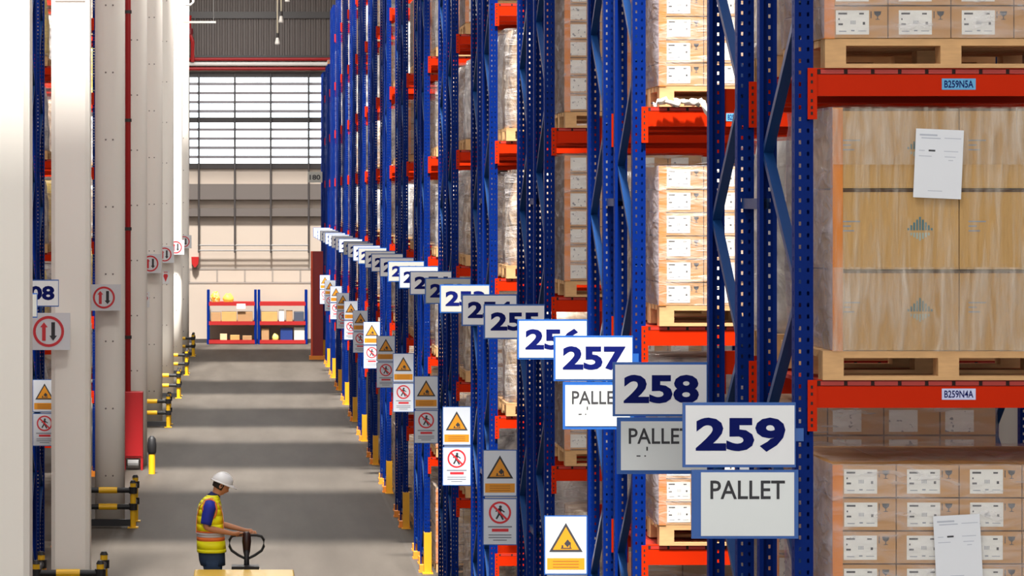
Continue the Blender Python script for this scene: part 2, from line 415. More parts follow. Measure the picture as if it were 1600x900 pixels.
# column guards: yellow posts with black clamps and black rails carrying yellow sleeves
gp = MB().cyl((0, 0, 0), (0, 0, .68), .045, n=12).box(-.08, .08, -.08, .08, 0, .015)
gp = gp.mesh('guard_post', YEL)
gk = MB().cyl((0, 0, -.05), (0, 0, .05), .065, n=12).mesh('clamp', BLK)
gcap = MB().cyl((0, 0, 0), (0, 0, .04), .052, .03, n=12).mesh('post_cap', BLK)
grl = MB().cyl((0, 0, 0), (.76, 0, 0), .04, n=12).mesh('rail', BLK)
gsl = MB().cyl((.24, 0, 0), (.52, 0, 0), .048, n=12).mesh('sleeve', YEL)
grs = MB().cyl((0, 0, 0), (0, .9, 0), .04, n=12).mesh('side_rail', BLK)
gbot = MB().box(.04, .72, -.04, .04, .03, .13).mesh('low_black_bar', BLK)  # plain black bar low across the front
for d, l in ((35.6, 'around the second column, cut by the lower photo edge'), (45.6, 'around the round column with lifting holes'),
             (65.4, 'around the fifth white column'), (74.9, 'around the sixth white column'), (84.6, 'around the seventh white column'), (94.6, 'around the last white column before the wall')):
    g = empty('column_guard', (XC - .38, d - .42, 0), 'black and yellow tubular guard rail ' + l, 'guard rail', 'guard rails around the white columns')
    for x in (0, .76):
        for y in (0, .9):
            p = put('guard_post', gp, g, (x, y, 0)); put('post_cap', gcap, p, (0, 0, .68))
            for z in (.32, .57): put('clamp', gk, p, (0, 0, z))
    for z in (.32, .57):
        r = put('rail', grl, g, (0, 0, z)); put('sleeve', gsl, r)
        put('rail', grs, g, (.76, 0, z)); put('rail', grs, g, (0, 0, z))
    put('low_black_bar', gbot, g)
b = empty('bollard', (-1.75, 54.0, 0), 'lone yellow bollard with black padded top beside red cabinet', 'bollard')
put('post', MB().cyl((0, 0, 0), (0, 0, .42), .06, n=14).mesh('post', YEL), b)
put('padded_top', MB().tube([(0, 0, .36), (0, 0, .40), (0, 0, .52), (0, 0, .64), (0, 0, .69)], [.062, .08, .085, .07, .03], 14).mesh('padded_top', BLK, True), b)

# red hose cabinet and pipes
c = empty('hose_cabinet', (-2.12, 54.75, 0), 'tall red fire hose cabinet standing on short legs beside columns', 'fire cabinet')
bevel(put('body', MB().box(-.18, .18, 0, .3, .22, 1.44).mesh('body', mat('cabinet_red', (.42, .012, .015), .4)), c), .012)
put('door', MB().box(-.155, .155, -.012, 0, .26, 1.40).mesh('door', MATS['cabinet_red']), c)
for x in (-.18, .14):
    for y in (0, .26): put('leg', MB().box(x, x + .04, y, y + .04, 0, .22).mesh('leg', MATS['cabinet_red']), c)
put('hose_reel', MB().cyl((-.1, .1, .13), (.1, .1, .13), .1, n=14).mesh('hose_reel', mat('hose_grey', (.3, .3, .3), .7)), c)
def vpipe(x, y, z0, z1, r, m, label, cat='pipe', name='standpipe', cl=True):
    e = empty(name, (x, y, 0), label, cat)
    put('pipe', MB().cyl((0, 0, z0), (0, 0, z1), r, n=12).mesh('pipe', m, False), e)
    if cl:
        for z in [z0 + 1 + 2.0 * k for k in range(int((z1 - z0 - 1) / 2))]: put('pipe_clip', MB().cyl((0, 0, z - .03), (0, 0, z + .03), r * 1.3, n=12).mesh('pipe_clip', DARKST), e)
    return e
vpipe(-2.22, 54.9, 1.44, ROOF_Z, .052, PIPE, 'thick red riser pipe running up from the hose cabinet', name='riser_pipe')
vpipe(-2.33, 53.6, 0, ROOF_Z, .045, PWHITE, 'white downpipe beside the red riser pipe', name='downpipe')
vpipe(-2.43, 53.7, 0, ROOF_Z, .02, mat('conduit_grey', (.25, .25, .26), .4, .5), 'thin grey conduit beside the white downpipe', name='conduit')
vpipe(-2.06, 80.0, .0, ROOF_Z, .045, PIPE, 'red riser pipe between the sixth and seventh columns', name='riser_pipe')

# ------------------------------------------------------------------ pallet racking
ORD = ['first', 'second', 'third', 'fourth', 'fifth', 'sixth', 'seventh', 'eighth', 'ninth', 'tenth', 'eleventh', 'twelfth', 'thirteenth', 'fourteenth', 'fifteenth',
       'sixteenth', 'seventeenth', 'eighteenth', 'nineteenth', 'twentieth'] + ['twenty-' + t for t in ('first', 'second', 'third', 'fourth', 'fifth', 'sixth', 'seventh', 'eighth', 'ninth')] + ['thirtieth', 'thirty-first', 'thirty-second']
def rown(n):
    return f'the {ORD[259 - n]} rack row' if n > 220 else f'the {ORD[n - 207]} rack behind columns'
LEV = [1.54, 2.88, 4.22, 5.56, 6.90, 8.24, 9.58]
LEVW = ['first', 'second', 'third', 'fourth', 'fifth', 'sixth', 'seventh']
FD = .95
def upright_mesh(H):
    m = MB(); P = .05; n = int(H / P)
    def strip(fn, U, holes, hh):
        for k in range(n):
            z0 = k * P; zm = z0 + P - hh; z1 = z0 + P
            m.poly([fn(U[0], z0), fn(U[1], z0), fn(U[1], zm), fn(U[0], zm)])
            u = U[0]
            for a, b in holes:
                m.poly([fn(u, zm), fn(a, zm), fn(a, z1), fn(u, z1)]); u = b
            m.poly([fn(u, zm), fn(U[1], zm), fn(U[1], z1), fn(u, z1)])
    strip(lambda u, z: (u, 0, z), (-.04, .04), [(-.0225, -.0125), (.0125, .0225)], .017)
    strip(lambda u, z: (.04, u, z), (0, .07), [(.031, .039)], .016)
    strip(lambda u, z: (-.04, -u, z), (-.07, 0), [(-.039, -.031)], .016)
    Z = n * P
    m.poly([(.04, .07, 0), (.021, .07, 0), (.021, .07, Z), (.04, .07, Z)]); m.poly([(-.021, .07, 0), (-.04, .07, 0), (-.04, .07, Z), (-.021, .07, Z)])
    return m.mesh('upright', BLUE)
UP = {h: upright_mesh(h) for h in (9.0, 10.4)}
BP = MB().box(-.11, .07, -.04, .11, 0, .02).box(-.10, .06, -.035, .09, .02, .10).mesh('base_plate', ORA)
BR = {}
def brace_mesh(up):
    y0, y1 = .05, FD - .05
    if not up: y0, y1 = y1, y0
    return MB().bar((0, y0, 0), (0, y1, .62), .045, .035).mesh('diagonal_brace', BRACE)
BR = [brace_mesh(True), brace_mesh(False)]
HB = MB().box(-.02, .02, .05, FD - .05, 0, .04).mesh('horizontal_brace', BRACE)
L_B = 2.68
def lattice_mesh(H):
    m = MB(); z = .3; k = 0
    while z + .62 < H:
        a, b = (.05, FD - .05) if k % 2 == 0 else (FD - .05, .05)
        m.bar((0, a, z), (0, b, z + .62), .045, .035); z += .62; k += 1
    return m.mesh('lattice_bracing', BRACE)
LAT = {h: lattice_mesh(h) for h in (9.0, 10.4)}
def beam_mesh():
    m = MB().box(0, L_B, .0, .045, -.12, -.028).box(0, L_B, .012, .045, -.028, 0)
    m.box(0, L_B, .008, .012, -.026, -.004, 1)
    for i in range(23): m.box(.03 + i * .116, .13 + i * .116, .003, .009, -.024, -.006, 2)
    return m.mesh('beam', [RED, SLOT, DECK])
BEAM = beam_mesh()
def conn_mesh():
    m = MB().box(-.028, .012, -.012, -.003, -.22, 0).box(.003, .012, -.003, .05, -.22, 0)
    for z in (-.03, -.06, -.10, -.14, -.17, -.195): m.box(-.016, -.006, -.0135, -.0118, z - .007, z + .007, 1)
    return m.mesh('beam_connector', [RED, SLOT])
CONN = conn_mesh()
DECKM = MB().box(0, L_B, .05, FD - .03, -.03, -.012).mesh('shelf_deck', DECK)

def rack_row(X, D, s, H, label, group, rear=False, near=False):
    """one rack row: aisle end frame at X, second frame a bay further; s = +1 extends to +x"""
    e = empty('pallet_rack', (X, D, 0), label, 'pallet rack', group)
    for x in (0, s * 2.76):
        for y, rz in ((0, 0), (FD, math.pi)):
            u = put('upright', UP[H], e, (x, y, 0), rz)
            bp = put('base_plate', BP, u, rot=(0, 0, 0))
            if rz: bp.rotation_euler = (0, 0, math.pi); bp.scale = (-1, 1, 1)
            if s < 0: bp.scale = (-bp.scale.x, 1, 1)
    z = .25 if not rear else .55; k = 1 if not rear else 0
    while z + .62 < H:
        put('diagonal_brace', BR[k % 2], e, (0, 0, z)); z += .62; k += 1
    put('horizontal_brace', HB, e, (0, 0, .16)); put('horizontal_brace', HB, e, (0, 0, H - .25))
    put('lattice_bracing', LAT[H], e, (s * 2.76, 0, 0))
    for z in LEV:
        if z > H - .3: continue
        for y, rz, oy in ((0, 0, -.012), (FD, math.pi, .012)):
            # beams sit between the uprights, connector plates clip over the upright faces
            x0 = .04 if (s > 0) == (rz == 0) else -.04
            px = {(1, False): .04, (1, True): .04 + L_B, (-1, False): -.04 - L_B, (-1, True): -.04}[(s, rz != 0)]
            bm_ = put('beam', BEAM, e, (px, y + oy, z), rz)
            sx = 1 if (s > 0) == (rz == 0) else -1
            c_ = put('beam_connector', CONN, bm_, (0 if sx > 0 else L_B, 0, 0)); c_.scale = (sx, 1, 1)
            if sx < 0: pass
        if near: put('shelf_deck', DECKM, e, (.04 if s > 0 else -.04 - L_B, 0, z))
    return e

# pallets
PW, PD, PH = 1.08, 1.0, .125
def pallet_parts():
    def bx(*a): return MB().box(*a)
    P = []
    for i in range(3): P.append(('bottom_board', bx(0, PW, (0, .45, .9)[i], (0, .45, .9)[i] + .1, 0, .018)))
    for x in (0, PW / 2 - .045, PW - .09):
        for y in (0, .45, .9): P.append(('block', bx(x, x + .09, y, y + .1, .018, .095)))
    for i in range(7): y = i * .15; P.append(('top_board', bx(0, PW, y, y + .1, .097 if False else .095, .125)))
    return [(n_, m_.mesh(n_, WOOD)) for n_, m_ in P]
PP = pallet_parts()
mb = MB()
for n_, me in PP:
    off = len(mb.v); mb.v += [tuple(v.co) for v in me.vertices]; mb.f += [tuple(off + a for a in p.vertices) for p in me.polygons]; mb.m += [0] * len(me.polygons)
PFAR = mb.mesh('pallet', WOOD)
def pallet(x, y, z, label, group, near):
    if near:
        e = empty('wooden_pallet', (x, y, z), label, 'pallet', group)
        for n_, me in PP: put(n_, me, e)
    else: e = tag(put('wooden_pallet', PFAR, None, (x, y, z)), label, 'pallet', group)
    return e

# cartons
CW, CD, CH = .27, .333, .142
def carton_mesh():
    m = MB().box(.0025, CW - .0025, 0, CD - .004, .003, CH - .003)
    m.box(.0025, CW - .0025, -.0004, 0, CH * .5 - .001, CH * .5 + .001, 1) if False else None
    # goblet symbol and arrow
    gx, gz = .225, .10; y = -.0006
    m.poly([(gx - .016, y, gz + .018), (gx - .013, y, gz + .004), (gx + .013, y, gz + .004), (gx + .016, y, gz + .018)][::-1], 1)
    m.poly([(gx - .013, y, gz + .004), (gx - .003, y, gz - .004), (gx + .003, y, gz - .004), (gx + .013, y, gz + .004)], 1)
    m.poly([(gx - .002, y, gz - .016), (gx + .002, y, gz - .016), (gx + .002, y, gz - .004), (gx - .002, y, gz - .004)], 1)
    m.poly([(gx - .009, y, gz - .018), (gx + .009, y, gz - .018), (gx + .009, y, gz - .015), (gx - .009, y, gz - .015)], 1)
    m.poly([(gx - .030, y, gz - .012), (gx - .026, y, gz - .012), (gx - .026, y, gz + .018), (gx - .030, y, gz + .018)], 1)
    return m.mesh('carton', [CART, INK])
def clabel_mesh():
    m = MB().box(.045, .187, -.0016, -.0004, .018, .122)
    y = -.002
    def r(x0, x1, z0, z1, mi): m.poly([(x0, y, z0), (x1, y, z0), (x1, y, z1), (x0, y, z1)], mi)
    r(.055, .093, .104, .112, 1); r(.145, .165, .104, .111, 1)
    r(.055, .061, .08, .088, 1); r(.055, .075, .058, .066, 1); r(.058, .09, .03, .034, 2)
    r(.108, .13, .07, .088, 2) if False else None
    for i in range(4): r(.108 + i * .006, .111 + i * .006, .062, .078, 2)
    r(.16, .17, .06, .072, 1); r(.11, .125, .032, .038, 2); r(.14, .175, .032, .035, 2)
    return m.mesh('carton_label', [LABEL, INK, GREYINK])
CM, CL = carton_mesh(), clabel_mesh()
def film_shell(name, x0, x1, y0, y1, z0, z1, seed, amp=.012, bulge=.0, mat_=FILM, nx=14, nz=16):
    """closed sleeve of film round a load, slightly crumpled"""
    m = MB(); per = []
    for i in range(nx): per.append((x0 + (x1 - x0) * i / nx, y0, 0, -1))
    for i in range(nx): per.append((x1, y0 + (y1 - y0) * i / nx, 1, 0))
    for i in range(nx): per.append((x1 - (x1 - x0) * i / nx, y1, 0, 1))
    for i in range(nx): per.append((x0, y1 - (y1 - y0) * i / nx, -1, 0))
    rings = []; side = 1 if bulge else 0
    for k in range(nz + 1):
        z = z0 + (z1 - z0) * k / nz; ring = []
        for (x, y, ax, ay) in per:
            d = abs(noise.noise(Vector((x * 4 + seed, y * 4, z * 5)))) * amp * 2 + bulge * math.sin(math.pi * k / nz) * (1 if ax else .2)
            ring.append((x + ax * d, y + ay * d, z))
        rings.append(ring)
    m.loft(rings, cap=False)
    for q in range(len(m.f)):
        if per[q % len(per)][2]: m.m[q] = 1
    # crumpled top
    g = 10; base = len(m.v)
    for i in range(g + 1):
        for j in range(g + 1):
            x = x0 + (x1 - x0) * i / g; y = y0 + (y1 - y0) * j / g
            m.v.append((x, y, z1 + .004 + abs(noise.noise(Vector((x * 6 + seed, y * 6, 3)))) * .035))
    for i in range(g):
        for j in range(g):
            a = base + i * (g + 1) + j; m.f.append((a, a + g + 1, a + g + 2, a + 1)); m.m.append(0)
    return m.mesh(name, [mat_, FILMS if bulge else mat_], True)
_films = {}
def film(parent, w_, d_, h_, seed=0, bulge=0., mat_=FILM, z0=.003):
    key = (round(w_, 2), round(d_, 2), round(h_, 2), seed, bulge, mat_.name)
    if key not in _films: _films[key] = film_shell('stretch_film', -.006, w_ + .006, -.008, d_ + .006, z0, h_ + .004, seed * 3.1, bulge=bulge, mat_=mat_)
    return put('stretch_film', _films[key], parent)
def edge_post(h):
    return MB().box(-.004, .04, -.005, -.0025, 0, h).box(-.004, -.001, -.0025, .04, 0, h).mesh('edge_board', POST)
def document(parent, x, z, wd, ht, tilt):
    m = MB().box(0, wd, 0, .001, 0, ht); y = -.0008
    def r(x0, x1, z0, z1, mi): m.poly([(x0 * wd, y, z0 * ht), (x1 * wd, y, z0 * ht), (x1 * wd, y, z1 * ht), (x0 * wd, y, z1 * ht)], mi)
    r(.08, .45, .90, .925, 1); r(.12, .52, .86, .875, 1); r(.6, .95, .87, .88, 1); r(.08, .2, .68, .69, 1); r(.28, .42, .675, .70, 2)
    r(.6, .9, .68, .69, 1); r(.08, .35, .60, .61, 1); r(.62, .85, .60, .61, 1); r(.7, .8, .55, .56, 1); r(.3, .6, .10, .11, 1)
    return put('shipping_document', m.mesh('shipping_document', [PAPER, mat('ink_pale', (.45, .48, .55), .7), INK]), parent, (x, -.034, z), rot=(0, R(tilt), 0))

def load_cartons(x, y, z, rows, label, group, doc=None, seed=0):
    e = empty('carton_load', (x, y, z), label, 'pallet load', group); H = rows * CH
    for k in range(rows):
        for i in range(4):
            for j in range(3):
                if j and i in (1, 2) and k < rows - 1: continue
                c = put('carton', CM, e, (i * CW, j * CD, k * CH))
                if j == 0: put('carton_label', CL, c, ((seed * 7 + i * 3 + k * 5) % 3 * .001, 0, 0))
    put('edge_board', edge_post(H), e)
    o = put('edge_board', edge_post(H), e, (4 * CW, 0, 0)); o.scale = (-1, 1, 1)
    film(e, 4 * CW, 3 * CD, H, seed, .02)
    if doc: document(e, *doc)
    return e

def logo(m, cx, cz, mi_d, mi_l):
    hs = [.010, .022, .034, .046, .058, .046, .034, .022, .010]
    for i, h in enumerate(hs):
        x = cx + (i - 4) * .0125
        m.box(x - .004, x + .004, -.0016, -.0004, cz, cz + h, mi_d)
        if h > .02: m.box(x - .004, x + .004, -.0016, -.0004, cz - h * .62 - .008, cz - .010, mi_l)
def big_carton():
    m = MB().box(.002, .538, 0, .497, .003, .343)
    m.box(.002, .538, -.0016, 0, .334, .346, 1)
    logo(m, .372, .17, 3, 4)
    for z, w_ in ((.205, .075), (.185, .035), (.165, .05)):
        m.box(.04, .04 + w_, -.001, -.0003, z, z + .006, 2)
    return m.mesh('large_carton', [CARTL, GAP, GREYINK, TEAL, mat('ink_pale_teal', (.34, .42, .38), .7)])
BC = big_carton()
def load_big(x, y, z, layers, label, group, doc=None, seed=0):
    e = empty('large_carton_load', (x, y, z), label, 'pallet load', group)
    for k in range(layers):
        for i in range(2):
            for j in range(2): put('carton', BC, e, (i * .54, j * .5, k * .348))
    put('edge_board', edge_post(layers * .348), e)
    film(e, 1.08, 1.0, layers * .348, seed, .02, FILMV)
    for z0_, z1_ in ((.0, .36), (.80, 1.04)):
        put('film_band', film_shell('film_band', -.010, 1.09, -.012, 1.01, z0_, z1_, 4.4, .006, 0, FILMB), e) if False else put('film_band', MB().box(-.008, 1.09, -.026, -.022, z0_, z1_).mesh('film_band', FILMB), e)
    if doc: document(e, *doc)
    return e
_cache = {}
def load_far(x, y, z, h, style, label, group, seed):
    """a load further off: goods and the film round them"""
    e = empty('wrapped_load', (x, y, z), label, 'pallet load', group)
    key = (style, round(h, 1), seed % 3)
    if key not in _cache:
        if style in ('labels', 'plain'):
            hh = round(h / CH) * CH
            me = MB().box(0, 1.08, 0, 1.0, 0, hh).mesh('carton_stack', STACK if style == 'labels' else STACKP)
        else:
            n = 10; rings = []; sd = seed % 3 * 5.7
            for k in range(n + 1):
                zz = h * k / n; ring = []
                sh = 1 - .10 * (k / n) ** 3
                for t in range(28):
                    a = 2 * math.pi * t / 28; cx, cy = math.cos(a), math.sin(a)
                    px = math.copysign(abs(cx) ** .35, cx) * .52 * sh; py = math.copysign(abs(cy) ** .35, cy) * .48 * sh
                    d = 1 + .05 * noise.noise(Vector((px * 3 + sd, py * 3, zz * 5)))
                    ring.append((.54 + px * d, .5 + py * d, zz))
                rings.append(ring)
            me = MB().loft(rings).mesh('goods', {'brown': MOTB, 'grey': MOTG, 'yellow': MOTY}[style], True)
        _cache[key] = me
    put('carton_stack' if style in ('labels', 'plain') else 'goods', _cache[key], e)
    if style in ('labels', 'plain'): put('edge_board', edge_post(1.0), e, scale=(1, 1, round(h / CH) * CH))
    film(e, 1.08, 1.0, (round(h / CH) * CH) if style in ('labels', 'plain') else h, seed % 3)
    return e

XR = 2.39
SIDE_R = 'rack rows on the side with signs 228 to 259'
for k in range(16):
    D = 12.8 + 5.4 * k; H = 10.4 if k < 14 else 9.0
    n0 = 259 - 2 * k
    rack_row(XR, D, 1, H, f'blue and orange pallet rack, {ORD[259 - n0]} row from the front, beside sign {n0}', 'blue pallet racks with orange beams', near=k < 2)
    rack_row(XR, D + 1.5, 1, H, f'blue and orange pallet rack, {ORD[260 - n0]} row from the front, beside sign {n0 - 1}', 'blue pallet racks with orange beams', rear=True)
    # row spacers between the two back to back frames
    for z in (2.2, 4.95, 7.6):
        if z < H: tag(put('row_spacer', MB().box(-.02, .02, FD + .0, 1.5, z, z + .05).mesh('row_spacer', BRACE), None, (XR, D, 0)), f'{"low" if z < 3 else "middle" if z < 6 else "high"} steel spacer bar behind {rown(n0)}', 'rack spacer', 'row spacers between back-to-back racks')

# --- loads in the rows
def is_seen(D, z):
    s = F / D; return 310 - (z - CAMZ) * s > -10 and 310 - (z - CAMZ) * s < 900 + 1.3 * s
STY = {1: ['brown', 'labels', 'labels', 'labels', 'labels', 'labels', 'brown'],
       2: ['brown', 'labels', 'labels', 'labels', 'grey', 'brown', 'grey'],
       3: ['plain', 'brown', 'brown', 'brown', 'grey', 'plain', 'grey']}
def at_level(row, lv): return f'on {LEVW[lv]} beam level of {rown(row)}'
DESC = {'labels': 'brown cartons with white labels', 'plain': 'wrapped stack of plain brown cartons', 'brown': 'lumpy brown goods in clear film', 'grey': 'whitish goods in cloudy film', 'yellow': 'yellow goods in clear film'}
for k in range(16):
    D = 12.8 + 5.4 * k; H = 10.4 if k < 14 else 9.0; s = F / D
    for half in (0, 1):
        row = 259 - 2 * k - half
        if half and k > 6: continue
        y = D - .03 + (1.53 if half else 0)
        for lv, z in enumerate(LEV):
            if z > H - .3 or not is_seen(D, z): continue
            r2 = random.Random(row * 31 + lv)
            if k > 0 and r2.random() < (.12 if half == 0 else .3) and not (k in (1, 2) and half == 0): continue
            x = XR + .12; x0 = x
            g = f'pallet loads in row {row}'
            near = k < 3 and half == 0
            if k == 0 and half == 0 and lv == 3: x0 = XR + .085
            pl = pallet(x0 - .0 if not (k == 0 and lv == 2 and half == 0) else x0 - .045, y, z, f'wooden pallet {at_level(row, lv)}', f'wooden pallets in row {row}', near)
            if k == 0 and half == 0:
                if lv == 3: load_cartons(x0, y, z + PH, 7, f'wrapped small labelled cartons {at_level(row, lv)}', g, seed=1)
                elif lv == 2: load_big(x, y, z + PH, 3, f'large brown cartons with white document {at_level(row, lv)}', g, doc=(.335, .66, .205, .295, 2.5), seed=2)
                else: load_cartons(x, y, z + PH, 6, f'labelled cartons with white document {at_level(row, lv)}', g, doc=(.435, .345, .2, .29, -3), seed=3)
            elif k == 1 and half == 0 and lv in (1, 2, 3):
                load_cartons(x, y, z + PH, 6 if lv != 1 else 4, f'stack of labelled brown cartons {at_level(row, lv)}', g, seed=lv + 4)
            else:
                st = STY.get(k, ['plain', 'brown', 'grey', 'brown', 'grey', 'plain', 'brown'] if k % 2 else ['grey', 'brown', 'brown', 'grey', 'labels', 'grey', 'brown'])[lv]
                if half: st = ['labels', 'plain', 'grey', 'brown'][(k + lv) % 4]
                h = r2.uniform(.82, 1.02)
                if k == 0 and half and lv == 1: st = 'labels'; h = 1.0
                load_far(x, y, z + PH, h, st, f'{DESC[st]} {at_level(row, lv)}', g, row + lv)
        if k > 1 and half == 0 and k < 9:
            pallet(XR + .12, D - .03, 0, f'wooden pallet on the floor under {rown(row)}', f'wooden pallets in row {row}', False)
            st = 'plain' if k % 2 else 'brown'
            load_far(XR + .12, D - .03, PH, 1.0, st, f'{DESC[st]} on the floor under {rown(row)}', f'pallet loads in row {row}', row)

# crumpled film left on the beam of row 257
def scrap(loc, ln, label, seed):
    pts = []; rr = []
    for i in range(22):
        t = i / 21
        pts.append((t * ln, .02 * noise.noise(Vector((t * 9 + seed, 0, 0))), .03 + .035 * abs(noise.noise(Vector((t * 7, seed, 1)))) - (max(0, t - .86) * .9)))
        rr.append(.010 + .022 * abs(noise.noise(Vector((t * 13, 2, seed)))))
    m = MB().tube(pts, rr, 9)
    m.v = [(a + .03 * noise.noise(Vector((a * 45, b * 60, c * 60))), b + .02 * noise.noise(Vector((a * 38, 5, c * 60))), c + .03 * noise.noise(Vector((a * 40, b * 70, 9)))) for a, b, c in m.v]
    tag(put('film_scrap', m.mesh('film_scrap', mat('crumpled_film', (.72, .66, .60), .25, var=.2, vscale=20), True), None, loc), label, 'plastic film')
scrap((XR + .07, 18.2 - .085, 5.545), .36, 'crumpled white film hanging over the orange beam of row 257', 1.3)

# location labels on beams
def beam_label(row, D, z, x, wd, txt, m_, look):
    m = MB().box(0, wd, 0, .002, 0, .048); text(m, txt, .01, wd - .01, .008, .040, -.0008, 1, .02)
    tag(put('location_label', m.mesh('location_label', [m_, DIGIT]), None, (x, D - .0145, z)), f'{look} location label on the orange beam of {rown(row)}', 'label')
beam_label(259, 12.8, 5.56 - .093, 2.98, .145, 'B259N5A', BLUELAB, 'light blue')
beam_label(259, 12.8, 4.22 - .085, 2.98, .145, 'B259N4A', LILAC, 'lilac')
beam_label(257, 18.2, 5.56 - .088, 2.92, .12, 'B257N5A', BLUELAB, 'light blue')

# ------------------------------------------------------------------ yellow rack protectors
GU = MB().box(-.05, .05, -.055, -.045, 0, .55).box(-.05, -.042, -.045, .06, 0, .55).box(.042, .05, -.045, .06, 0, .55).box(-.07, .07, -.1, .06, 0, .012)
GU = GU.mesh('rack_protector', mat('protector_amber', (.70, .33, .008), .5, var=.15))
GUB = MB()
for z in (.12, .30, .48): GUB.box(-.076, .076, -.0565, -.0445, z, z + .05)
for k in range(3, 16):
    D = 12.8 + 5.4 * k
    t = empty('rack_protector', (XR, D - .115, 0), f'yellow upright protector at the foot of {rown(259 - 2 * k)}', 'rack protector', 'yellow protectors at the rack feet')
    put('shield', GU, t)

# ------------------------------------------------------------------ number signs
def number_sign(n, X1, D, z0, z1, wd=.485, white=True, panel=False, note=None, left=False, br=.0):
    look = 'white' if white else 'shade-toned white'
    e = empty('number_sign', (X1 - wd, D - .03, z0), note or f'{look} row number sign reading {n}, {ORD[259 - n]} from the front', 'sign', 'row number signs')
    h = z1 - z0
    put('backing_board', MB().box(0, wd, 0, .012, 0, h).mesh('backing_board', SIGNB), e)
    put('face', MB().box(.012, wd - .006, -.003, 0, .012, h - .012).mesh('face', SIGNW if white else SIGNG), e)
    m = MB(); text(m, str(n), .055, wd - .045, h * .24, h * .77, -.0045, 0, .04)
    put('number', m.mesh('number', DIGIT), e)
    if br: put('bracket', MB().box(-br, .02, .012, .03, h * .4, h * .6).mesh('bracket', STEEL), e)
    else: put('bracket', MB().box(wd - .08, wd + (.036 if n % 2 else -.002), .012, .022, h * .4, h * .6).mesh('bracket', SIGNB), e)
    return e
SHADED = {249, 252, 253, 245, 242}  # white signs in the dark light bands, shade put into their face colour
for k in range(14):
    D = 12.8 + 5.4 * k
    for half in (0, 1):
        n = 259 - 2 * k - half
        d = D + (2.45 if half else 0)
        z0, z1 = (3.885, 4.162) if n != 259 else (3.846, 4.124)
        number_sign(n, XR - .041, d, z0, z1, white=n not in SHADED)
def pallet_board(n, x0, x1, D, z0, z1, sheet, glare=False):
    e = empty('pallet_board', (x0, D - .03, z0), f'blue board with a white sheet reading PALLET under the {ORD[259 - n]} number sign, {n}', 'sign', 'PALLET boards under the number signs')
    put('backing_board', MB().box(0, x1 - x0, 0, .012, 0, z1 - z0).mesh('backing_board', SIGNB), e)
    a, b, c, d = sheet
    put('sheet', MB().box(a, b, -.003, 0, c, d).mesh('sheet', mat('sheet_glossy', (.66, .69, .68), .15)), e)
    m = MB(); text(m, 'PALLET', a + .04, a + .36, d - .115, d - .035, -.0045, 0, .012)
    if n != 259:
        for (x, z, w_, h_) in ((.13, .1, .008, .02), (.08, .07, .02, .006), (.12, .07, .008, .006)):
            put('print_mark', MB().box(a + x, a + x + w_, -.0045, -.003, c + z, c + z + h_).mesh('print_mark', INK), e)
    put('lettering', m.mesh('lettering', INK), e)
    put('hanger', MB().box((x1 - x0) / 2 - .02, (x1 - x0) / 2 + .02, .013, .02, (z1 - z0) - .05, (z1 - z0) + .12).mesh('hanger', STEEL), e)
pallet_board(259, 1.902, 2.36, 12.8, 3.54, 3.835, (.04, .44, .012, .285))
pallet_board(258, 1.885, 2.347, 15.25, 3.59, 3.88, (.02, .46, .02, .27))
pallet_board(257, 1.92, 2.355, 18.2, 3.59, 3.88, (.015, .41, .02, .27))

